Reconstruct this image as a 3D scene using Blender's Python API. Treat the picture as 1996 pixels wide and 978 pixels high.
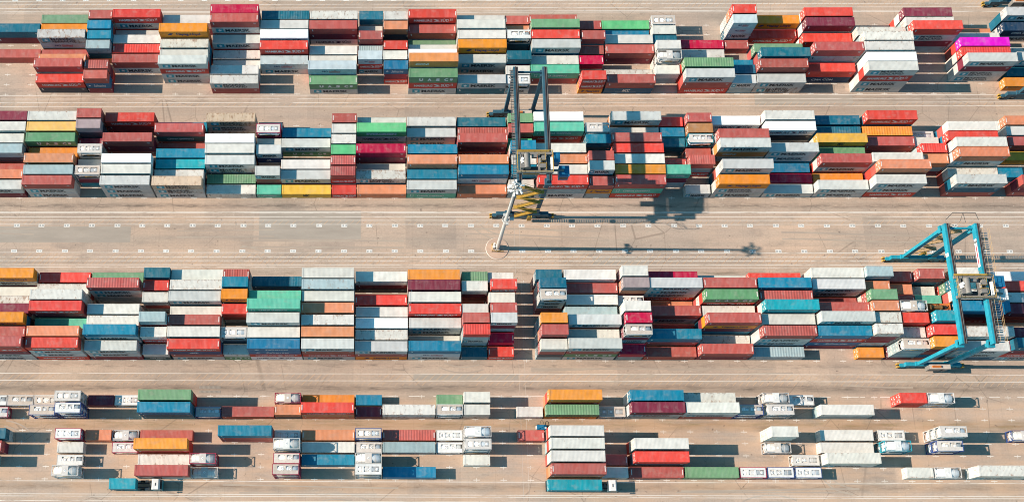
import bpy, math, random
from math import radians, sin, cos, pi
random.seed(7)
for _o in list(bpy.data.objects): bpy.data.objects.remove(_o)
SC = bpy.context.scene
COL = SC.collection

# ------------------------------------------------------------------ camera, light, exposure
cam = bpy.data.cameras.new('camera'); camo = bpy.data.objects.new('camera', cam); COL.objects.link(camo)
camo.location = (0, 0, 248.749)
camo.rotation_euler = (radians(15.93668), radians(0.54648), radians(0.231537))
cam.sensor_fit = 'HORIZONTAL'; cam.sensor_width = 36.0
cam.lens = 2084.2413 / 1996 * 36.0
cam.shift_x = (998 - 719.4087) / 1996
cam.shift_y = (631.3366 - 489) / 1996
cam.clip_start = 1.0; cam.clip_end = 6000
SC.camera = camo

SUN_EL = radians(31.0)
world = bpy.data.worlds.new('World'); SC.world = world; world.use_nodes = True
wn = world.node_tree
sky = wn.nodes.new('ShaderNodeTexSky'); sky.sky_type = 'NISHITA'; sky.sun_disc = False
sky.sun_elevation = SUN_EL; sky.sun_rotation = radians(-90)
sky.air_density = 1.0; sky.dust_density = 0.6; sky.ozone_density = 1.6
bg = wn.nodes['Background']; bg.inputs['Strength'].default_value = 0.115
tint = wn.nodes.new('ShaderNodeMix'); tint.data_type = 'RGBA'; tint.blend_type = 'MULTIPLY'; tint.inputs[0].default_value = 1.0
tint.inputs[7].default_value = (0.35, 0.88, 0.91, 1)     # clear deep-blue air
wn.links.new(sky.outputs['Color'], tint.inputs[6]); wn.links.new(tint.outputs[2], bg.inputs['Color'])
sun = bpy.data.lights.new('sun', 'SUN'); sun.energy = 5.0; sun.angle = radians(0.5); sun.color = (1.0, 0.875, 0.745)
suno = bpy.data.objects.new('sun', sun); COL.objects.link(suno)
suno.rotation_euler = (radians(-0.25), -(pi/2 - SUN_EL), 0)
SC.view_settings.view_transform = 'Standard'; SC.view_settings.look = 'None'
SC.view_settings.exposure = 0.60; SC.view_settings.gamma = 1.0
SC.view_settings.use_curve_mapping = False
SC.cycles.filter_width = 1.0

# ------------------------------------------------------------------ helpers: nodes
def link(nt, a, b): nt.links.new(a, b)
def setin(nt, sock, v):
    if isinstance(v, bpy.types.NodeSocket): nt.links.new(v, sock)
    else: sock.default_value = v
def mth(nt, op, a, b=0.0, clamp=False):
    n = nt.nodes.new('ShaderNodeMath'); n.operation = op; n.use_clamp = clamp
    setin(nt, n.inputs[0], a); setin(nt, n.inputs[1], b); return n.outputs[0]
def mix(nt, f, a, b, bl='MIX'):
    n = nt.nodes.new('ShaderNodeMix'); n.data_type = 'RGBA'; n.blend_type = bl
    setin(nt, n.inputs[0], f); setin(nt, n.inputs[6], a); setin(nt, n.inputs[7], b); return n.outputs[2]
def noise(nt, vec, scale, detail=3.0, rough=0.55):
    n = nt.nodes.new('ShaderNodeTexNoise'); n.inputs['Scale'].default_value = scale
    n.inputs['Detail'].default_value = detail; n.inputs['Roughness'].default_value = rough
    nt.links.new(vec, n.inputs['Vector']); return n.outputs[0]
def ramp(nt, v, lo, hi):
    n = nt.nodes.new('ShaderNodeMapRange'); n.clamp = True
    setin(nt, n.inputs[0], v); n.inputs[1].default_value = lo; n.inputs[2].default_value = hi; return n.outputs[0]
def scaled(nt, vec, s):
    n = nt.nodes.new('ShaderNodeVectorMath'); n.operation = 'MULTIPLY'
    nt.links.new(vec, n.inputs[0]); n.inputs[1].default_value = s; return n.outputs[0]
def newmat(name):
    m = bpy.data.materials.new(name); m.use_nodes = True
    return m, m.node_tree, m.node_tree.nodes['Principled BSDF']
def plain(name, col, rough=0.6, metal=0.0, var=0.12, scale=1.5):
    m, nt, b = newmat(name)
    p = nt.nodes.new('ShaderNodeNewGeometry').outputs['Position']
    n = noise(nt, p, scale, 4)
    f = ramp(nt, n, 0.3, 0.7)
    c1 = tuple(max(0, c*(1-var)) for c in col) + (1,); c2 = tuple(min(1, c*(1+var)) for c in col) + (1,)
    link(nt, mix(nt, f, c1, c2), b.inputs['Base Color'])
    b.inputs['Roughness'].default_value = rough; b.inputs['Metallic'].default_value = metal
    b.inputs['Specular IOR Level'].default_value = 0.3
    return m

def container_paint(name, source, roof):
    m, nt, b = newmat(name)
    if source == 'object':
        oi = nt.nodes.new('ShaderNodeObjectInfo'); C = oi.outputs['Color']; A = oi.outputs['Alpha']; RND = oi.outputs['Random']
    else:
        at = nt.nodes.new('ShaderNodeAttribute'); at.attribute_name = 'paint'; C = at.outputs['Color']; A = at.outputs['Alpha']
        RND = at.outputs['Fac']
    p = nt.nodes.new('ShaderNodeNewGeometry').outputs['Position']
    big = ramp(nt, noise(nt, p, 0.55, 4), 0.3, 0.7)
    C = mix(nt, 1.0, C, mix(nt, big, (0.86, 0.86, 0.86, 1), (1.1, 1.1, 1.1, 1)), 'MULTIPLY')
    if roof:
        # dents and dusty puddle stains
        pud = ramp(nt, noise(nt, scaled(nt, p, (.55, .8, .6)), 1.0, 3, .5), .56, .66)
        C = mix(nt, mth(nt, 'MULTIPLY', pud, 0.16), C, (0.40, 0.33, 0.27, 1))
        st = noise(nt, scaled(nt, p, (1.1, 0.22, 1.0)), 1.0, 6, 0.65)
        pale = mix(nt, 0.62, C, (0.62, 0.57, 0.52, 1))
        C = mix(nt, mth(nt, 'MULTIPLY', ramp(nt, st, 0.42, 0.75), 0.19), C, pale)
        dirt = noise(nt, p, 1.1, 6, 0.65)
        C = mix(nt, mth(nt, 'MULTIPLY', ramp(nt, dirt, 0.54, 0.76), 0.17), C, mix(nt, 0.5, C, (0.10, 0.075, 0.06, 1)))
        rn = noise(nt, scaled(nt, p, (1.5, 0.75, 0.9)), 1.0, 7, 0.68)
    else:
        st = noise(nt, scaled(nt, p, (3.0, 3.0, 0.35)), 1.0, 4, 0.6)
        C = mix(nt, mth(nt, 'MULTIPLY', ramp(nt, st, 0.45, 0.75), 0.3), C, mix(nt, 0.5, C, (0.2, 0.17, 0.15, 1)))
        rn = noise(nt, scaled(nt, p, (1.5, 1.5, 0.6)), 1.0, 7, 0.68)
    # rust patches grow with the alpha of the paint colour
    f = mth(nt, 'ADD', rn, mth(nt, 'MULTIPLY', A, 0.30))
    if roof and source == 'object':
        tc = nt.nodes.new('ShaderNodeTexCoord'); so = nt.nodes.new('ShaderNodeSeparateXYZ'); link(nt, tc.outputs['Object'], so.inputs[0])
        ed = ramp(nt, mth(nt, 'ABSOLUTE', so.outputs[1]), .75, 1.2)
        f = mth(nt, 'ADD', f, mth(nt, 'MULTIPLY', mth(nt, 'SUBTRACT', ed, .4), .11))
    f = ramp(nt, f, 0.775, 0.93)
    rust = mix(nt, ramp(nt, noise(nt, p, 3.0, 4), 0.35, 0.65), (0.33, 0.14, 0.05, 1), (0.13, 0.05, 0.025, 1))
    C = mix(nt, mth(nt, 'MULTIPLY', f, 0.8), C, rust)
    link(nt, C, b.inputs['Base Color'])
    b.inputs['Roughness'].default_value = 0.55
    b.inputs['Specular IOR Level'].default_value = 0.25
    return m
M = {}
M['paint'] = container_paint('container_paint', 'object', False)
M['roof'] = container_paint('container_roof_paint', 'object', True)
M['paint_mass'] = container_paint('stacked_container_paint', 'attr', False)
M['roof_mass'] = container_paint('stacked_container_roof_paint', 'attr', True)
M['rod'] = plain('lock_rod_steel', (0.45, 0.42, 0.40), 0.5, 0.2)
M['white'] = plain('white_lettering', (0.78, 0.77, 0.74), 0.6, var=0.06)
M['black'] = plain('dark_lettering', (0.022, 0.03, 0.04), 0.6)
M['sky'] = plain('light_blue_logo', (0.03, 0.30, 0.38), 0.6)
M['navy'] = plain('navy_lettering', (0.02, 0.03, 0.12), 0.6)
M['redl'] = plain('red_lettering', (0.45, 0.03, 0.05), 0.6)
M['purple'] = plain('purple_lettering', (0.07, 0.03, 0.09), 0.6)
M['plate'] = plain('pale_marker_plate', (0.72, 0.60, 0.55), 0.6)
M['underside'] = plain('dark_underside', (0.05, 0.045, 0.04), 0.8)
M['tank'] = plain('white_tank_shell', (0.86, 0.85, 0.82), 0.5, 0.0, 0.05)
M['deck'] = plain('beige_walkway_grating', (0.60, 0.54, 0.49), 0.8)
M['deck2'] = plain('pale_aluminium_walkway', (0.70, 0.67, 0.63), 0.6)
M['deck3'] = plain('dusty_brown_walkway', (0.52, 0.43, 0.36), 0.8)
M['tank2'] = plain('cream_tank_shell', (0.80, 0.73, 0.65), 0.5, 0.0, 0.12)
M['tank3'] = plain('dusty_grey_tank_shell', (0.62, 0.60, 0.57), 0.5, 0.0, 0.2)
M['manhole'] = plain('grey_manhole_box', (0.42, 0.40, 0.38), 0.6)
def weathered(name, col):
    m, nt, b = newmat(name)
    p = nt.nodes.new('ShaderNodeNewGeometry').outputs['Position']
    C = mix(nt, ramp(nt, noise(nt, p, .7, 5, .65), .3, .7), tuple(c*.78 for c in col)+(1,), tuple(c*1.12+.01 for c in col)+(1,))
    C = mix(nt, mth(nt, 'MULTIPLY', ramp(nt, noise(nt, scaled(nt, p, (2.2, .8, .5)), 1.0, 6, .7), .6, .7), .6), C, (0.16, 0.085, 0.045, 1))
    link(nt, C, b.inputs['Base Color']); b.inputs['Roughness'].default_value = .6; b.inputs['Specular IOR Level'].default_value = .3
    return m
M['crane'] = weathered('turquoise_crane_paint', (0.012, 0.27, 0.36))
M['crane2'] = weathered('faded_blue_crane_paint', (0.028, 0.095, 0.135))
M['cabin'] = plain('blue_machinery_cabin', (0.012, 0.14, 0.27), 0.5)
M['yellow'] = plain('yellow_safety_paint', (0.46, 0.27, 0.05), 0.6)
M['tan'] = plain('tan_stair_grating', (0.46, 0.30, 0.15), 0.7)
M['rail'] = plain('dark_brown_rail', (0.075, 0.045, 0.04), 0.6, scale=.7)
M['grey'] = plain('grey_machinery', (0.22, 0.20, 0.18), 0.55)
M['dgrey'] = plain('dark_grating', (0.06, 0.06, 0.06), 0.8)
M['rubber'] = plain('black_rubber', (0.02, 0.02, 0.02), 0.85)
M['glass'] = plain('dark_window_glass', (0.02, 0.03, 0.04), 0.15)
M['mast'] = plain('galvanised_mast', (0.58, 0.56, 0.53), 0.45, 0.2)
M['lampw'] = plain('white_lamp_housing', (0.78, 0.77, 0.74), 0.4)
M['cabw'] = plain('white_cab_paint', (0.75, 0.72, 0.68), 0.4)
M['teal'] = plain('teal_truck_paint', (0.01, 0.22, 0.26), 0.45)
M['chassis'] = plain('dark_truck_chassis', (0.03, 0.03, 0.035), 0.7)
M['orange'] = plain('orange_rack_paint', (0.5, 0.15, 0.04), 0.6)
M['bronze'] = plain('brown_machine_steel', (0.22, 0.12, 0.05), 0.5, 0.3)
M['line'] = None

# ------------------------------------------------------------------ helpers: geometry
class MB:
    def __init__(s): s.v = []; s.f = []; s.m = []
    def quad(s, a, b, c, d, m=0):
        i = len(s.v); s.v += [a, b, c, d]; s.f.append((i, i+1, i+2, i+3)); s.m.append(m)
    def box(s, x0, y0, z0, x1, y1, z1, m=0):
        i = len(s.v)
        s.v += [(x0,y0,z0),(x1,y0,z0),(x1,y1,z0),(x0,y1,z0),(x0,y0,z1),(x1,y0,z1),(x1,y1,z1),(x0,y1,z1)]
        for f in ((0,3,2,1),(4,5,6,7),(0,1,5,4),(1,2,6,5),(2,3,7,6),(3,0,4,7)):
            s.f.append(tuple(i+k for k in f)); s.m.append(m)
    def cbox(s, c, d, m=0): s.box(c[0]-d[0]/2, c[1]-d[1]/2, c[2]-d[2]/2, c[0]+d[0]/2, c[1]+d[1]/2, c[2]+d[2]/2, m)
    def tube(s, p, q, r0, r1=None, n=8, m=0, cap=True):
        r1 = r0 if r1 is None else r1
        d = [q[k]-p[k] for k in range(3)]; L = math.sqrt(sum(t*t for t in d)) or 1e-6; d = [t/L for t in d]
        a = (0,0,1) if abs(d[2]) < .9 else (1,0,0)
        u = (d[1]*a[2]-d[2]*a[1], d[2]*a[0]-d[0]*a[2], d[0]*a[1]-d[1]*a[0]); l = math.sqrt(sum(t*t for t in u)); u = [t/l for t in u]
        w = (d[1]*u[2]-d[2]*u[1], d[2]*u[0]-d[0]*u[2], d[0]*u[1]-d[1]*u[0])
        i = len(s.v)
        for (c, r) in ((p, r0), (q, r1)):
            for k in range(n):
                t = 2*pi*k/n
                s.v.append(tuple(c[j]+r*(cos(t)*u[j]+sin(t)*w[j]) for j in range(3)))
        for k in range(n):
            k2 = (k+1) % n
            s.f.append((i+k, i+k2, i+n+k2, i+n+k)); s.m.append(m)
        if cap:
            s.f.append(tuple(i+k for k in reversed(range(n)))); s.m.append(m)
            s.f.append(tuple(i+n+k for k in range(n))); s.m.append(m)
    def beam(s, p, q, w, h, m=0, w1=None, h1=None):
        # a box section between two points: w across, h in the other direction
        w1 = w if w1 is None else w1; h1 = h if h1 is None else h1
        d = [q[k]-p[k] for k in range(3)]; L = math.sqrt(sum(t*t for t in d)) or 1e-6; d = [t/L for t in d]
        a = (0,1,0) if abs(d[2]) > .9 else (0,0,1)
        u = (d[1]*a[2]-d[2]*a[1], d[2]*a[0]-d[0]*a[2], d[0]*a[1]-d[1]*a[0]); l = math.sqrt(sum(t*t for t in u)) or 1; u = [t/l for t in u]
        o = (u[1]*d[2]-u[2]*d[1], u[2]*d[0]-u[0]*d[2], u[0]*d[1]-u[1]*d[0])
        i = len(s.v)
        for (c, ww, hh) in ((p, w, h), (q, w1, h1)):
            for (su, so) in ((-1,-1),(1,-1),(1,1),(-1,1)):
                s.v.append(tuple(c[j]+su*ww/2*u[j]+so*hh/2*o[j] for j in range(3)))
        for f in ((3,2,1,0),(4,5,6,7),(0,1,5,4),(1,2,6,5),(2,3,7,6),(3,0,4,7)):
            s.f.append(tuple(i+k for k in f)); s.m.append(m)
    def add(s, o, dx=0, dy=0, dz=0, sx=1, sy=1, sz=1, m=None):
        i = len(s.v); s.v += [(x*sx+dx, y*sy+dy, z*sz+dz) for x, y, z in o.v]
        s.f += [tuple(i+k for k in f) for f in o.f]; s.m += o.m if m is None else [m]*len(o.f)
        return s
    def mesh(s, name, mats):
        me = bpy.data.meshes.new(name); me.from_pydata(s.v, [], s.f)
        for m in mats: me.materials.append(m)
        if len(mats) > 1: me.polygons.foreach_set('material_index', s.m)
        me.update(); return me
def obj(name, me, parent=None, loc=(0,0,0)):
    o = bpy.data.objects.new(name, me); COL.objects.link(o); o.location = loc
    if parent is not None: o.parent = parent
    return o
def tag(o, label=None, cat=None, group=None, kind=None):
    if label: o['label'] = label
    if cat: o['category'] = cat
    if group: o['group'] = group
    if kind: o['kind'] = kind
    return o
def thing(name, loc, label, cat, group=None):
    return tag(obj(name, None, None, loc), label, cat, group)

# letters: filled outline text as a mesh, turned to face -Y (standing) or up (lying)
_tc = {}
def text_mb(s, bold=0.02, shear=0.0, sp=1.0):
    k = (s, bold, shear, sp)
    if k in _tc: return _tc[k]
    cu = bpy.data.curves.new('text_tmp', 'FONT'); cu.body = s; cu.size = 1.0; cu.offset = bold; cu.shear = shear; cu.space_character = sp
    cu.resolution_u = 3; cu.fill_mode = 'FRONT'
    ob = bpy.data.objects.new('text_tmp', cu)
    me = bpy.data.meshes.new_from_object(ob)
    vs = [tuple(v.co) for v in me.vertices]; fs = [tuple(p.vertices) for p in me.polygons]
    bpy.data.objects.remove(ob); bpy.data.curves.remove(cu); bpy.data.meshes.remove(me)
    x0 = min(v[0] for v in vs); x1 = max(v[0] for v in vs); y0 = min(v[1] for v in vs); y1 = max(v[1] for v in vs)
    vs = [((v[0]-x0)/(x1-x0), (v[1]-y0)/(y1-y0)) for v in vs]
    _tc[k] = (vs, fs); return _tc[k]
def put_text(mb, s, x0, z0, x1, z1, m=0, flat=False, flip=False, **kw):
    vs, fs = text_mb(s, **kw); i = len(mb.v)
    for (u, w) in vs:
        if flip: u, w = 1-u, 1-w
        a, b = x0+u*(x1-x0), z0+w*(z1-z0)
        mb.v.append((a, b, 0) if flat else (a, 0, b))
    mb.f += [tuple(i+k for k in f) for f in fs]; mb.m += [m]*len(fs)
def rect(mb, x0, z0, x1, z1, m=0, y=0.0): mb.quad((x0,y,z0),(x1,y,z0),(x1,y,z1),(x0,y,z1), m)
def poly(mb, pts, m=0, y=0.0):
    i = len(mb.v); mb.v += [(a, y, b) for a, b in pts]; mb.f.append(tuple(range(i, i+len(pts)))); mb.m.append(m)
def star(mb, cx, cz, r, m, y):
    for k in range(7):
        a = pi/2+2*pi*k/7; b0 = a-pi/7; b1 = a+pi/7
        poly(mb, [(cx, cz), (cx+.45*r*cos(b0), cz+.45*r*sin(b0)), (cx+r*cos(a), cz+r*sin(a)), (cx+.45*r*cos(b1), cz+.45*r*sin(b1))], m, y)

# ------------------------------------------------------------------ ground
def ground_material():
    m, nt, b = newmat('worn_concrete')
    geo = nt.nodes.new('ShaderNodeNewGeometry'); p = geo.outputs['Position']
    sep = nt.nodes.new('ShaderNodeSeparateXYZ'); link(nt, p, sep.inputs[0]); X, Y = sep.outputs[0], sep.outputs[1]
    C = mix(nt, ramp(nt, noise(nt, p, 0.035, 3), 0.38, 0.62), (0.445, 0.338, 0.268, 1), (0.545, 0.387, 0.286, 1))
    C = mix(nt, mth(nt, 'MULTIPLY', ramp(nt, noise(nt, scaled(nt, p, (.012, .5, 1)), 1.0, 4, .6), 0.4, 0.65), 0.5), C, (0.345, 0.285, 0.235, 1))
    C = mix(nt, mth(nt, 'MULTIPLY', ramp(nt, noise(nt, scaled(nt, p, (.05, .22, 1)), 1.0, 6, .65), 0.5, 0.72), 0.45), C, (0.53, 0.42, 0.325, 1))
    C = mix(nt, mth(nt, 'MULTIPLY', ramp(nt, noise(nt, scaled(nt, p, (.10, .3, 1)), 1.0, 7, .72), 0.50, 0.68), 0.5), C, (0.25, 0.205, 0.17, 1))
    g = ramp(nt, noise(nt, p, 2.2, 5, .7), 0.3, 0.7)
    C = mix(nt, 1.0, C, mix(nt, g, (0.88, 0.88, 0.88, 1), (1.10, 1.10, 1.10, 1)), 'MULTIPLY')
    # square slabs a little different from each other
    fl = nt.nodes.new('ShaderNodeTexVoronoi'); fl.distance = 'CHEBYCHEV'; fl.inputs['Randomness'].default_value = 0.0
    link(nt, scaled(nt, p, (1/12.57, 1/8.6, 0)), fl.inputs['Vector']); fl.inputs['Scale'].default_value = 1.0
    sc2 = nt.nodes.new('ShaderNodeSeparateColor'); link(nt, fl.outputs['Color'], sc2.inputs[0])
    C = mix(nt, 1.0, C, mix(nt, sc2.outputs[0], (0.90, 0.91, 0.92, 1), (1.06, 1.05, 1.04, 1)), 'MULTIPLY')
    # oil and rubber bands along the lanes
    def band(C, yc, hw, strength, col, sx=.25, thr=(.42, .66)):
        d = mth(nt, 'ABSOLUTE', mth(nt, 'SUBTRACT', Y, yc))
        w = ramp(nt, d, hw, hw*.15)
        n = ramp(nt, noise(nt, scaled(nt, p, (sx, 1.3, 1)), 1.0, 6, .72), *thr)
        return mix(nt, mth(nt, 'MULTIPLY', mth(nt, 'MULTIPLY', w, n), strength), C, col)
    dk = (0.105, 0.085, 0.07, 1); br = (0.30, 0.19, 0.105, 1); gr = (0.20, 0.17, 0.075, 1)
    C = band(C, 46.4, 1.9, .85, br, .12, (.25, .6))
    C = band(C, 46.7, 1.3, .55, gr, .16, (.48, .66))
    C = band(C, 101.7, 0.95, .85, dk, .22, (.36, .66))
    C = band(C, 60.75, 0.75, .8, dk, .25, (.5, .68))
    C = band(C, 55.25, 1.6, .55, (0.22, 0.165, 0.125, 1), .06, (.2, .5))
    C = band(C, 55.25, 1.2, .7, dk, .22, (.46, .68))
    C = band(C, 104.2, 2.8, .35, (0.36, 0.28, 0.22, 1), .05, (.2, .6))
    C = band(C, 61.3, 1.6, .4, (0.27, 0.21, 0.165, 1), .06, (.25, .6))
    C = band(C, 31.9, 1.3, .45, (0.28, 0.20, 0.14, 1), .05, (.2, .55))
    C = band(C, 31.9, .9, .7, (0.17, 0.11, 0.07, 1), .25, (.42, .66))
    C = band(C, 84.0, 0.6, .7, (0.13, 0.11, 0.07, 1), .15, (.48, .66))
    C = band(C, 131.4, 0.6, .55, dk, .25, (.5, .68))
    C = band(C, 154.6, 1.3, .45, (0.24, 0.20, 0.165, 1), .05, (.3, .6))
    C = band(C, 92.6, 2.2, .28, (0.28, 0.23, 0.19, 1), .05, (.4, .65))
    C = band(C, 128.2, 1.2, .35, (0.27, 0.2, 0.15, 1), .05, (.4, .65))
    # sandy slabs in the front yard
    fy = mth(nt, 'MULTIPLY', ramp(nt, Y, 54, 51), ramp(nt, noise(nt, scaled(nt, p, (.09, .3, 1)), 1.0, 5, .6), .42, .6))
    C = mix(nt, mth(nt, 'MULTIPLY', fy, .5), C, (0.56, 0.36, 0.235, 1))
    # fine joints between the slabs and a net of hairline cracks
    for co, per, hw in ((X, 6.2835, .035), (Y, 4.3, .035)):
        t = mth(nt, 'FRACT', mth(nt, 'DIVIDE', mth(nt, 'ADD', co, 900.0), per))
        e = ramp(nt, mth(nt, 'ABSOLUTE', mth(nt, 'SUBTRACT', t, .5)), hw/per*2.2, hw/per)
        C = mix(nt, mth(nt, 'MULTIPLY', e, .14), C, (0.16, 0.125, 0.10, 1))
    vc = nt.nodes.new('ShaderNodeTexVoronoi'); vc.feature = 'DISTANCE_TO_EDGE'; vc.inputs['Scale'].default_value = .11
    link(nt, p, vc.inputs['Vector'])
    cr = mth(nt, 'MULTIPLY', ramp(nt, vc.outputs['Distance'], .012, .004), ramp(nt, noise(nt, p, .05, 2), .5, .58))
    C = mix(nt, mth(nt, 'MULTIPLY', cr, .45), C, (0.15, 0.115, 0.09, 1))
    # scattered small oil spots
    sp = ramp(nt, noise(nt, p, 0.85, 3, .5), 0.675, 0.74)
    C = mix(nt, mth(nt, 'MULTIPLY', sp, 0.55), C, (0.09, 0.07, 0.06, 1))
    # pale scuffs
    sf = mth(nt, 'MULTIPLY', ramp(nt, noise(nt, p, 3.4, 2, .5), .66, .73), ramp(nt, noise(nt, scaled(nt, p, (.045, .22, 1)), 1.0, 2), .56, .62))
    C = mix(nt, mth(nt, 'MULTIPLY', sf, 0.7), C, (0.66, 0.57, 0.48, 1))
    link(nt, C, b.inputs['Base Color']); b.inputs['Roughness'].default_value = 0.85
    b.inputs['Specular IOR Level'].default_value = 0.2
    return m
def worn_paint(name, col, thr):
    m, nt, b = newmat(name)
    p = nt.nodes.new('ShaderNodeNewGeometry').outputs['Position']
    w = ramp(nt, noise(nt, scaled(nt, p, (.09, .5, 1)), 1.0, 5, .7), thr, thr+.12)
    link(nt, mix(nt, w, col+(1,), (0.42, 0.335, 0.262, 1)), b.inputs['Base Color']); b.inputs['Roughness'].default_value = .8
    return m
M['line'] = worn_paint('worn_white_road_paint', (0.72, 0.65, 0.57), .52)
M['hatch'] = worn_paint('worn_orange_road_paint', (0.60, 0.36, 0.20), .47)
M['label'] = plain('white_bay_label_paint', (0.76, 0.73, 0.68), .7, var=.08)
M['labelt'] = plain('dark_bay_number_paint', (0.16, 0.16, 0.16), .7)
gm = MB(); gm.quad((-1800,-1500,0),(1800,-1500,0),(1800,2100,0),(-1800,2100,0))
tag(obj('ground', gm.mesh('ground', [ground_material()])), 'worn beige concrete apron of the container yard', None, None, 'structure')
def worn_patch(name, col):
    m, nt, b = newmat(name)
    p = nt.nodes.new('ShaderNodeNewGeometry').outputs['Position']
    C = mix(nt, ramp(nt, noise(nt, scaled(nt, p, (.1, .5, 1)), 1.0, 6, .65), .35, .65), tuple(c*.9 for c in col)+(1,), tuple(c*1.1 for c in col)+(1,))
    C = mix(nt, mth(nt, 'MULTIPLY', ramp(nt, noise(nt, p, 2.2, 5, .7), .3, .7), .3), C, tuple(c*.8 for c in col)+(1,))
    link(nt, C, b.inputs['Base Color']); b.inputs['Roughness'].default_value = .85; return m
pm = worn_patch('greyer_concrete_patch', (0.365, 0.305, 0.25))
for i, (x0, y0, x1, y1) in enumerate(((-30.1, 92.85, -4.8, 100.4), (52.2, 86.2, 66.0, 88.5), (96, 129.4, 121, 132.4), (-101, 92.0, -62, 96.2), (8, 57.2, 33, 58.6))):
    q = MB(); q.quad((x0,y0,.004),(x1,y0,.004),(x1,y1,.004),(x0,y1,.004))
    tag(obj('concrete_patch', q.mesh('concrete_patch', [pm])), 'greyer repaired patch in the concrete apron', None, None, 'structure')

lm = MB()
def hline(y, x0, x1, w=.13): lm.quad((x0,y-w/2,.008),(x1,y-w/2,.008),(x1,y+w/2,.008),(x0,y+w/2,.008))
for y in (159.92, 158.86, 157.78, 156.78, 156.39, 132.26, 131.2, 130.15, 129.1, 100.1, 99.8, 98.77, 97.82, 96.75, 89.33, 88.2, 87.2, 86.15, 85.5,
          58.7, 57.0, 33.04, 30.04, 29.55, 28.47): hline(y, -170, 240)
x = -170
while x < 240:
    hline(53.28, x, x+random.choice((1.2, 2.5, 4.0)), .14); x += random.uniform(4.0, 7.0)
jm = MB()
for x in (33.2, 34.5): jm.quad((x-.06,28,.006),(x+.06,28,.006),(x+.06,98,.006),(x-.06,98,.006))
tag(obj('expansion_joint', jm.mesh('expansion_joint', [worn_patch('pale_joint_filler', (.50, .40, .32))])), 'pale double expansion joint crossing the apron', None, None, 'structure')
PITCH = 6.2835; LX0 = -90.64
rows_gap = [132.6+2.835*k for k in range(8)], [103.75+2.835*k for k in range(8)], [62.0+2.81*k for k in range(8)], [33.5, 36.4, 39.3, 42.15, 44.9, 47.75, 50.5, 53.2]
for rg in rows_gap:
    for y in rg:
        for k in range(-8, 44):
            x = LX0+PITCH*k
            lm.quad((x-.75,y-.07,.012),(x+.75,y-.07,.012),(x+.75,y+.07,.012),(x-.75,y+.07,.012))
            lm.quad((x-.05,y+.075,.012),(x+.05,y+.075,.012),(x+.05,y+.42,.012),(x-.05,y+.42,.012)); lm.quad((x-.05,y-.42,.012),(x+.05,y-.42,.012),(x+.05,y-.075,.012),(x-.05,y-.075,.012))
tag(obj('road_markings', lm.mesh('road_markings', [M['line']])), 'thin worn white lane lines and slot ticks painted on the concrete', None, None, 'structure')
# curved and straight tyre tracks
tm = MB()
tz = [.0041]
def track(pts, w):
    tz[0] += .00006; z = tz[0]
    for a, c in zip(pts, pts[1:]):
        dx, dy = c[0]-a[0], c[1]-a[1]; l = math.hypot(dx, dy) or 1; nx, ny = -dy/l*w/2, dx/l*w/2
        tm.quad((a[0]-nx,a[1]-ny,z),(c[0]-nx,c[1]-ny,z),(c[0]+nx,c[1]+ny,z),(a[0]+nx,a[1]+ny,z))
rt = random.Random(3)
for (yl, yh) in ((90.6, 95.6), (55.6, 60.0), (30.2, 32.8), (129.0, 131.0)):
    for k in range(5):
        x0 = rt.uniform(-110, 140); y0 = rt.uniform(yl, yh); ln = rt.uniform(12, 45); am = rt.uniform(-.25, .25)*(yh-yl)
        for off in (0, 1.9 if yh-yl > 3 else .0):
            track([(x0+ln*t/14, min(yh, max(yl, y0+off*.9+am*(1-cos(pi*t/14))/2)), 0) for t in range(15)], rt.uniform(.22, .4))
for (cx, cy, r, a0, a1) in ((-36, 83.5, 9, .3, 1.4), (31, 99, 7, 3.6, 4.5), (72, 84, 9, .5, 1.6), (20, 66, 8, 4.1, 5.2), (-10, 22, 10, .9, 1.9), (90, 22.5, 9, 1.0, 2.2), (-90, 41, 7, .2, 1.4), (110, 36, 6, 3.3, 4.6), (28, 36, 7, 1.7, 3.0)):
    for off in (0, 2.0): track([(cx+(r+off)*cos(a0+(a1-a0)*t/12), cy+(r+off)*.7*sin(a0+(a1-a0)*t/12)) for t in range(13)], .3)
tag(obj('tyre_tracks', tm.mesh('tyre_tracks', [worn_paint('rubber_streaked_concrete', (0.37, 0.29, 0.23), .46)])), 'dark curved tyre tracks worn into the lanes', None, None, 'structure')
hm = MB()
for (y0, y1) in ((157.9, 159.8), (129.15, 130.1), (96.8, 97.75), (86.2, 89.2), (57.05, 58.65), (55.9, 56.9)):
    x = -150
    while x < 230:
        hm.quad((x,y0,.0085),(x+.12,y0,.0085),(x+.12+(y1-y0),y1,.0085),(x+(y1-y0),y1,.0085)); x += 1.6
tag(obj('hatched_markings', hm.mesh('hatched_markings', [M['hatch']])), 'faint orange diagonal hatching painted between the lane lines', None, None, 'structure')
bm_ = MB()
for (yc, pre, dx, flip) in ((96.45, '18 ', 0, False), (89.72, '20 ', 0.0, True), (160.35, '16 ', -.1, False)):
    for i in range(-6, 46):
        if yc < 90 and i == 19: continue
        x = LX0+dx+PITCH*i+random.uniform(-.08, .08)
        yy = yc+.03*random.uniform(-1, 1)
        bm_.quad((x-.72,yy-.4,.012),(x+.72,yy-.4,.012),(x+.72,yy+.4,.012),(x-.72,yy+.4,.012))
        t = MB(); put_text(t, pre+'%02d' % max(0, 5+i), -.6, -.25, .6, .25, 1, True, flip)
        bm_.add(t, x, yy, .016)
tag(obj('bay_number_markings', bm_.mesh('bay_number_markings', [M['label'], M['labelt']])), 'white painted boxes with dark bay numbers along the lanes', None, None, 'structure')

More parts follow.
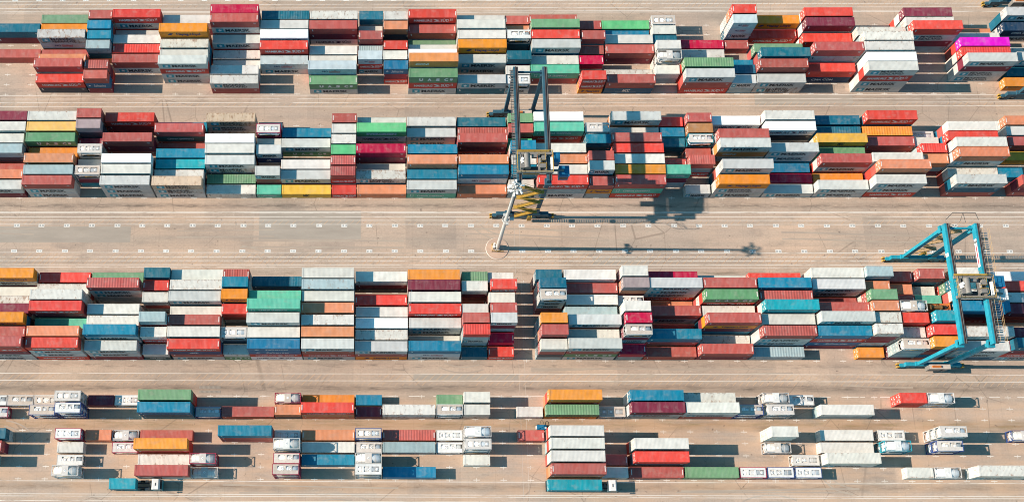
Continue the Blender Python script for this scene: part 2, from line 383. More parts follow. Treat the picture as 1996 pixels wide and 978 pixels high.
# ------------------------------------------------------------------ container part library
W2 = 1.219; HH = 2.591
LENS = {'L': 12.192, 'S': 6.058}
def corrug(mb, fn, length, period, depth, m=0):
    # trapezoid corrugation along t in [0, length]; fn(t, d, e) gives the point at depth d, edge e
    n = max(4, round(length/period)); per = length/n
    pts = []
    for k in range(n):
        t = k*per
        pts += [(t, 0), (t+per*.36, 0), (t+per*.5, depth), (t+per*.86, depth)]
    pts.append((length, 0))
    i = len(mb.v)
    for (t, d) in pts: mb.v += [fn(t, d, 0), fn(t, d, 1)]
    for k in range(len(pts)-1):
        a = i+2*k; mb.f.append((a, a+2, a+3, a+1)); mb.m.append(m)
def frame_mb(sz):
    L = LENS[sz]/2; b = MB()
    for sx in (-1, 1):
        for sy in (-1, 1):
            x0, x1 = sorted((sx*L, sx*(L-.14))); y0, y1 = sorted((sy*W2, sy*(W2-.12)))
            b.box(x0, y0, .118, x1, y1, HH-.118)
            for z in (0, HH-.118):
                x0c, x1c = sorted((sx*(L+.004), sx*(L-.178))); y0c, y1c = sorted((sy*(W2+.004), sy*(W2-.162)))
                b.box(x0c, y0c, z, x1c, y1c, z+.122 if z else .118, 1)
    for sy in (-1, 1):
        y0, y1 = sorted((sy*W2, sy*(W2-.06)))
        b.box(-L+.18, y0, .02, L-.18, y1, .17); b.box(-L+.18, y0, HH-.085, L-.18, y1, HH-.015)
    for sx in (-1, 1):
        x0, x1 = sorted((sx*L, sx*(L-.08)))
        b.box(x0, -W2+.17, .02, x1, W2-.17, .17); b.box(x0, -W2+.17, HH-.13, x1, W2-.17, HH-.012)
    b.box(-L+.1, -W2+.08, .13, L-.1, W2-.08, .16, 2)
    return b
def roof_mb(sz, kind):
    L = LENS[sz]/2; b = MB(); z = HH-.045; a, e = -L+.08, L-.08
    if kind == 'smooth':
        b.box(a, -W2+.05, HH-.06, e, W2-.05, HH-.006)
        for k in range(1, 9 if sz == 'L' else 5):
            x = a+(e-a)*k/(9 if sz == 'L' else 5); b.box(x-.02, -W2+.06, HH-.0065, x+.02, W2-.06, HH+.002)
    else:
        per, dep = (.29, .006) if kind == 'fine' else (.62, .026)
        corrug(b, lambda t, d, s: (a+.3+t, (-W2+.06) if s == 0 else (W2-.06), z+.004+d), e-a-.6, per, dep)
        b.box(a, -W2+.06, z-.03, a+.3, W2-.06, z+.036); b.box(e-.3, -W2+.06, z-.03, e, W2-.06, z+.036)
        b.quad((a+.3,-W2+.06,z-.02),(e-.3,-W2+.06,z-.02),(e-.3,W2-.06,z-.02),(a+.3,W2-.06,z-.02))
    if kind == 'plates':
        pass
    return b
def roof_plates(sz):
    L = LENS[sz]/2; b = MB()
    for sx in (-1, 1):
        x0, x1 = sorted((sx*(L-.16), sx*(L-.36)))
        b.box(x0, -.62, HH-.007, x1, .62, HH+.004, 1)
    return b
def side_mb(sz):     # faces -Y, at y = -W2
    L = LENS[sz]/2; b = MB()
    corrug(b, lambda t, d, s: (-L+.14+t, -W2+.008+d, .17 if s == 0 else HH-.085), 2*L-.28, .278, .036)
    return b
def end_mb():        # faces +X, local x = 0
    b = MB(); corrug(b, lambda t, d, s: (-.012-d, -W2+.12+t, .17 if s == 0 else HH-.12), 2*W2-.24, .26, .036)
    return b
def door_mb():       # one leaf, faces -X, local x = 0, y 0..1.09
    b = MB(); b.box(.012, .01, .17, .06, 1.085, HH-.14)
    for y in (.28, .82):
        b.tube((-.012, y, .1), (-.012, y, HH-.1), .022, n=6, m=1)
        b.cbox((-.02, y+.1, 1.0), (.03, .34, .04), 1)
        for z in (.3, 1.0, 1.9, 2.35): b.cbox((-.01, y, z), (.03, .12, .06), 0)
    for z in (.35, .95, 1.6, 2.2): b.cbox((.0, .03, z), (.05, .05, .14), 1)
    b.quad((.008,.44,1.72),(.008,.12,1.72),(.008,.12,2.25),(.008,.44,2.25), 2)
    b.quad((.008,.98,1.5),(.008,.62,1.5),(.008,.62,1.62),(.008,.98,1.62), 2)
    b.quad((.008,.98,1.7),(.008,.58,1.7),(.008,.58,1.85),(.008,.98,1.85), 2)
    b.quad((.008,.72,.5),(.008,.42,.5),(.008,.42,.9),(.008,.72,.9), 2)
    return b
LIB = {}
for sz in 'LS':
    LIB['frame'+sz] = frame_mb(sz).mesh('container_frame_'+('long' if sz == 'L' else 'short'), [M['paint'], M['paint'], M['underside']])
    for k in ('fine', 'ribs', 'smooth'):
        LIB['roof'+k+sz] = roof_mb(sz, k).mesh('container_roof', [M['roof'], M['plate']])
        r = roof_mb(sz, k); r.add(roof_plates(sz)); LIB['roof'+k+sz+'p'] = r.mesh('container_roof_with_plates', [M['roof'], M['plate']])
    LIB['side'+sz] = side_mb(sz).mesh('container_side', [M['paint']])
LIB['end'] = end_mb().mesh('container_end', [M['paint']])
LIB['door'] = door_mb().mesh('container_door', [M['paint'], M['rod'], M['plate']])

def lettering(code, sz):
    b = MB(); mats = [M['white'], M['black'], M['sky'], M['redl'], M['navy'], M['purple']]
    k = 1.0 if sz == 'L' else .56; x = lambda t: -6.096*k + t*k; Z = lambda t: t
    if code in 'MSz':
        rect(b, x(1.05), .6, x(2.95), 2.05, 2); star(b, x(2.0), 1.33, .6*min(1, k+.2), 0, -.004)
        if code == 'M': put_text(b, 'MAERSK', x(3.4), .72, x(9.7), 1.92, 1, bold=.03)
        else:
            put_text(b, 'MAERSK', x(3.3), 1.38, x(9.0), 2.2, 1, bold=.025); put_text(b, 'SEALAND', x(3.3), .45, x(9.3), 1.22, 1, bold=.025)
    elif code in 'Hh':
        c = 0 if code == 'H' else 5
        put_text(b, 'HAMBURG', x(1.4), .8, x(6.1), 1.75, c, bold=.02); put_text(b, 'SÜD', x(8.2), .8, x(10.4), 2.1, c, bold=.02)
        poly(b, [(x(6.1), 2.0), (x(8.1), 1.5), (x(7.1), 1.36)], c); poly(b, [(x(7.0), 1.3), (x(8.2), .9), (x(6.4), .8)], c)
        poly(b, [(x(7.1), 1.36), (x(8.0), 1.44), (x(7.0), 1.0), (x(6.9), 1.1)], c)
        rect(b, x(10.7), 1.2, x(10.85), 2.1, 0); rect(b, x(11.05), 1.2, x(11.2), 2.1, 0)
    elif code == 'N':
        put_text(b, 'P&O', x(3.5), 1.0, x(5.0), 1.7, 4); put_text(b, 'Nedlloyd', x(5.3), .95, x(8.2), 1.75, 3, shear=.25)
        rect(b, x(5.3), .72, x(8.0), .84, 3)
    elif code == 'Y':
        put_text(b, 'Hapag-Lloyd', x(4.3), .7, x(10.3), 1.9, 4, bold=.03); poly(b, [(x(2.0), 1.0), (x(2.9), 1.0), (x(3.5), 1.75), (x(2.6), 1.75)], 4)
    elif code == 'G':
        for i, ch in enumerate('UASC'): put_text(b, ch, x(2.6+2.1*i), .85, x(3.6+2.1*i), 1.95, 0, bold=.06)
        rect(b, x(5.6), .78, x(6.9), .86, 0); poly(b, [(x(10.3), 1.9), (x(10.3), 1.2), (x(10.65), .9), (x(11.0), 1.2), (x(11.0), 1.9)], 0)
    elif code == 'E': put_text(b, 'EVERGREEN', x(2.4), .75, x(9.8), 1.85, 0, bold=.05)
    elif code == 'A': put_text(b, 'APL', x(4.6), .9, x(6.8), 1.8, 0, bold=.04, shear=.3); rect(b, x(4.2), .7, x(7.6), .8, 0)
    elif code == 'K': put_text(b, 'CMA CGM', x(2.6), 1.0, x(8.0), 1.8, 0, bold=.02); poly(b, [(x(4.8), 2.0), (x(6.0), 2.2), (x(7.0), 2.0), (x(6.0), 2.08)], 0)
    elif code in 'Ca':
        put_text(b, 'CHINA SHIPPING', x(2.6), .95, x(9.2), 1.75, 0, bold=.01)
        if code == 'a': rect(b, x(.9), .8, x(1.0), 2.1, 0); rect(b, x(1.55), .8, x(1.65), 2.1, 0); rect(b, x(1.0), 2.0, x(1.55), 2.1, 0); rect(b, x(1.0), .8, x(1.55), .9, 0)
    elif code == 'v':
        put_text(b, 'Safmarine', x(4.0), .75, x(9.4), 1.95, 0, shear=.35, bold=.0); poly(b, [(x(1.6), 1.2), (x(2.1), 1.7), (x(2.8), 1.5), (x(2.4), 1.05)], 0); rect(b, x(2.2), 1.2, x(2.5), 1.35, 4, -.003)
    elif code == 'Q': put_text(b, 'MCC', x(4.6), .9, x(6.6), 2.0, 0, shear=.3, bold=.05); rect(b, x(3.0), .66, x(8.2), .74, 0)
    elif code == 'i': put_text(b, 'CCNI', x(1.6), .95, x(5.0), 1.7, 0, bold=.03, shear=.2)
    elif code == 'e': put_text(b, 'MSC', x(5.3), .75, x(6.8), 2.1, 1, bold=.04)
    else:
        c = 0 if code in 'RrcmoOkqBbtPD' else 1
        poly(b, [(x(.75), 1.35), (x(1.0), 1.35), (x(.85), 2.15), (x(.62), 2.15)], c)
        rect(b, x(10.9), 1.75, x(11.5), 1.82, c); rect(b, x(10.9), 1.95, x(11.6), 2.02, c); rect(b, x(11.0), 1.5, x(11.5), 1.56, c)
    return b, mats
TEXTS = {}
def text_mesh(code, sz):
    k = (code if code in 'MSzHhNYGEAKCavQie' else ('R' if code in 'RrcmoOkqBbtPD' else 'W'), sz)
    if k not in TEXTS:
        b, mats = lettering(*k); TEXTS[k] = (b.mesh('side_lettering', mats), b)
    return TEXTS[k]

# paint colours (linear), rust amount, and how a person would call them
PAL = {
 'W': ((.65, .615, .55), .62, 'off-white'), 'h': ((.90, .885, .85), .08, 'bright white'), 'M': ((.54, .535, .505), .5, 'pale grey'),
 'S': ((.54, .515, .47), .95, 'rust-stained pale grey'), 'z': ((.60, .44, .31), 1.2, 'rusty tan'), 'N': ((.50, .56, .57), .55, 'weathered blue-grey'), 'H': ((.62, .055, .038), .28, 'red'),
 'R': ((.43, .092, .075), .35, 'brick red'), 'r': ((.70, .06, .042), .2, 'bright red'), 'c': ((.50, .006, .05), .1, 'crimson'),
 'm': ((.21, .028, .05), .25, 'maroon'), 'o': ((.64, .23, .115), .3, 'salmon orange'), 'O': ((.74, .26, .035), .18, 'orange'),
 'Y': ((.74, .25, .02), .2, 'vivid orange'), 'e': ((.74, .40, .055), .25, 'mustard yellow'), 'y': ((.76, .42, .12), .2, 'light orange'),
 'G': ((.13, .30, .145), .2, 'green'), 'g': ((.15, .29, .155), .28, 'dull green'), 'E': ((.11, .46, .19), .15, 'bright green'),
 'a': ((.11, .46, .31), .28, 'mint green'), 'C': ((.012, .085, .08), .2, 'dark green'), 'B': ((.006, .12, .175), .25, 'dark blue'),
 'b': ((.006, .19, .295), .3, 'blue'), 't': ((.008, .29, .37), .25, 'turquoise'), 'v': ((.008, .15, .29), .25, 'royal blue'),
 'A': ((.015, .05, .16), .2, 'navy blue'), 'K': ((.006, .035, .085), .2, 'navy blue'), 'D': ((.05, .065, .085), .3, 'slate grey'),
 'l': ((.34, .43, .44), .55, 'weathered grey-blue'), 'k': ((.42, .19, .07), .4, 'brown'), 'q': ((.37, .28, .265), .3, 'grey-mauve'),
 'P': ((.74, .004, .55), .05, 'magenta'), 'Q': ((.008, .085, .16), .2, 'dark blue'), 'i': ((.70, .26, .08), .25, 'light orange'),
 'T': ((.55, .52, .49), .0, 'white'), 'U': ((.03, .07, .22), .0, 'blue'), 'V': ((.36, .03, .07), .0, 'maroon'), 'J': ((.02, .25, .33), .0, 'teal')}
MARKS = {'M': 'star logo', 'S': 'two-line dark lettering', 'z': 'two-line dark lettering', 'H': 'white arrow lettering', 'h': 'dark arrow lettering', 'N': 'red underlined lettering', 'Y': 'navy lettering',
 'G': 'four spaced white letters', 'E': 'wide white lettering', 'A': 'slanted white letters', 'K': 'white lettering', 'C': 'pale lettering', 'a': 'pale lettering',
 'v': 'white script lettering', 'Q': 'slanted white letters', 'i': 'white lettering', 'e': 'black letters'}
GENERIC = 'RRWBomMHWlRbW'
def jitter(c, amt=.10):
    f = 1+random.uniform(-amt, amt); w = .015 if min(c) > .3 else .06
    return tuple(min(.92, max(.002, v*f*(1+random.uniform(-w, w)))) for v in c)

# ------------------------------------------------------------------ tank container part library
def tank_frame():
    L = 3.029; b = MB()
    for sx in (-1, 1):
        for sy in (-1, 1):
            x0, x1 = sorted((sx*L, sx*(L-.15))); y0, y1 = sorted((sy*W2, sy*(W2-.15)))
            b.box(x0, y0, 0, x1, y1, HH)
            b.beam((sx*(L-.1), sy*(W2-.08), .15), (sx*(L-.95), sy*(W2-.08), 1.0), .1, .1)
            b.beam((sx*(L-.1), sy*(W2-.08), HH-.15), (sx*(L-.8), sy*(W2-.08), HH-.75), .08, .08)
        x0, x1 = sorted((sx*L, sx*(L-.12)))
        b.box(x0, -W2+.15, .02, x1, W2-.15, .16); b.box(x0, -W2+.15, HH-.13, x1, W2-.15, HH-.01)
        for sy in (-1, 1):
            b.beam((sx*(L-.06), sy*(W2-.15), .2), (sx*(L-.06), sy*.25, .95), .09, .09); b.beam((sx*(L-.06), sy*(W2-.15), HH-.2), (sx*(L-.06), sy*.25, HH-.8), .09, .09)
    for sy in (-1, 1):
        y0, y1 = sorted((sy*W2, sy*(W2-.12))); b.box(-L+.15, y0, .02, L-.15, y1, .16); b.box(-L+.15, y0, HH-.1, L-.15, y1, HH-.01)
    return b
def vessel():
    b = MB(); n = 32; r = 1.17; cz = 1.355
    prof = [(-2.86, .0), (-2.84, .35), (-2.76, .72), (-2.62, .98), (-2.45, r), (2.45, r), (2.62, .98), (2.76, .72), (2.84, .35), (2.86, 0)]
    i = 0
    for (x, rr) in prof:
        for k in range(n): b.v.append((x, rr*cos(2*pi*k/n), cz+rr*sin(2*pi*k/n)))
    for a in range(len(prof)-1):
        for k in range(n):
            k2 = (k+1) % n; b.f.append((a*n+k, a*n+k2, (a+1)*n+k2, (a+1)*n+k)); b.m.append(0)
    for x in (-1.6, -.55, .55, 1.6): b.tube((x-.04, 0, cz), (x+.04, 0, cz), r+.01, n=32, m=1)
    b.box(-.9, -1.16, .9, .9, -1.12, 1.5, 2)
    return b
def walkway(v=0):
    b = MB(); z = HH-.02
    if v == 1:
        b.box(-.75, -1.1, z-.04, .75, 1.1, z); b.box(-2.85, -.98, z-.04, -.752, -.7, z); return b
    if v == 2:
        b.box(-2.86, -1.12, z-.04, 2.86, -.25, z); b.box(-2.86, .75, z-.04, 2.86, 1.12, z)
        for x0, x1 in ((-2.86, -1.9), (-.3, .1), (1.1, 1.5)): b.box(x0, -.248, z-.042, x1, .748, z-.002)
        return b
    for sy in (-1, 1):
        y0, y1 = sorted((sy*.60, sy*1.14)); b.box(-2.85, y0, z-.04, 2.85, y1, z)
    for x0, x1 in ((-2.88, -2.35), (-1.35, -.95), (.2, .75), (2.45, 2.88)): b.box(x0, -.598, z-.042, x1, .598, z-.002)
    return b
def manhole():
    b = MB()
    b.box(-.42, -.42, 2.40, .42, .42, 2.52); b.tube((0, 0, 2.5), (0, 0, 2.60), .27, .25, 14, 1); b.tube((0,0,2.6), (0,0,2.64), .12, .1, 8, 0)
    return b
LIB['tframe'] = tank_frame().mesh('tank_frame', [M['paint']])
LIB['vessel'] = vessel().mesh('tank_shell', [M['tank'], M['deck'], M['yellow']])
for p_ in LIB['vessel'].polygons: p_.use_smooth = len(p_.vertices) == 4
for v_ in range(3):
    for q_, dm in enumerate(('deck', 'deck2', 'deck3')): LIB['walk%d%d' % (v_, q_)] = walkway(v_).mesh('tank_walkway', [M[dm]])
LIB['vessel2'] = LIB['vessel'].copy(); LIB['vessel2'].materials[0] = M['tank2']
LIB['vessel3'] = LIB['vessel'].copy(); LIB['vessel3'].materials[0] = M['tank3']
LIB['manhole'] = manhole().mesh('tank_manhole', [M['manhole'], M['tank']])

ORD = ['zeroth', 'first', 'second', 'third', 'fourth', 'fifth', 'sixth', 'seventh', 'eighth', 'ninth', 'tenth', 'eleventh', 'twelfth', 'thirteenth', 'fourteenth', 'fifteenth',
       'sixteenth', 'seventeenth', 'eighteenth', 'nineteenth', 'twentieth', 'twenty-first', 'twenty-second', 'twenty-third', 'twenty-fourth', 'twenty-fifth', 'twenty-sixth', 'twenty-seventh', 'twenty-eighth', 'twenty-ninth', 'thirtieth']
BLOCK = {1: 'top block', 2: 'upper block', 3: 'lower block', 4: 'bottom block'}
def rowname(b, r):
    last = 6 if b == 4 else 7
    return 'front row' if r == 1 else ('back row' if r == last else ORD[r]+' row')

def put_part(name, me, parent, color, loc=(0,0,0), rz=0.0):
    o = obj(name, me, parent, loc); o.color = color
    if rz: o.rotation_euler = (0, 0, rz)
    return o
def make_container(sz, code, x, y, z, h, label, top, group=None):
    # x, y: the south-west bottom corner
    L = LENS[sz]
    base, rust, _ = PAL[code]
    col = jitter(base) + (min(1, rust*random.uniform(.4, 1.5)),)
    name = 'shipping_container' if sz == 'L' else 'short_container'
    r = obj(name, LIB['frame'+sz], None, (x+L/2, y+W2, z)); r.scale = (1, 1, h/HH*.9985); r.color = col
    tag(r, label, 'long shipping container' if sz == 'L' else 'short shipping container', group or ('long containers stacked in the yard' if sz == 'L' else 'short containers stacked in the yard'))
    if top:
        kind = 'smooth' if code == 'h' else ('ribs' if random.random() < .12 and code in 'RrlBgOck' else 'fine')
        pl = 'p' if code in 'RrHcmoGP' and random.random() < .6 else ''
        put_part('roof', LIB['roof'+kind+sz+pl], r, col)
    put_part('side_panel', LIB['side'+sz], r, col)
    put_part('side_panel', LIB['side'+sz], r, col, (0, 0, 0), pi)
    put_part('end_panel', LIB['end'], r, col, (L/2, 0, 0))
    for yy in (-1.095, .005): put_part('door', LIB['door'], r, col, (-L/2, yy, 0))
    put_part('side_lettering', text_mesh(code, sz)[0], r, col, (0, -W2-.009, 0))
    return r
def make_tank(code, x, y, z, h, label):
    r = obj('tank_container', LIB['tframe'], None, (x+3.029, y+W2, z)); r.scale = (1, 1, h/HH*.9985)
    c = jitter(PAL[code][0], .15)+(0,); r.color = c
    tag(r, label, 'tank container', 'tank containers in the yard')
    v = random.choice((0, 0, 1, 2, 2)); put_part('tank_shell', LIB[random.choice(('vessel', 'vessel', 'vessel', 'vessel2', 'vessel3'))], r, c); put_part('walkway', LIB['walk%d%d' % (v, random.choice((0, 0, 1, 1, 2)))], r, c)
    s = random.choice((-1, 1))
    for xx in ((-1.95*s, -.3*s) if v == 0 else (0,) if v == 1 else (-1.1*s, .65*s))[:random.choice((1, 2, 2))]: put_part('manhole', LIB['manhole'], r, c, (xx, 0, 0))
    return r

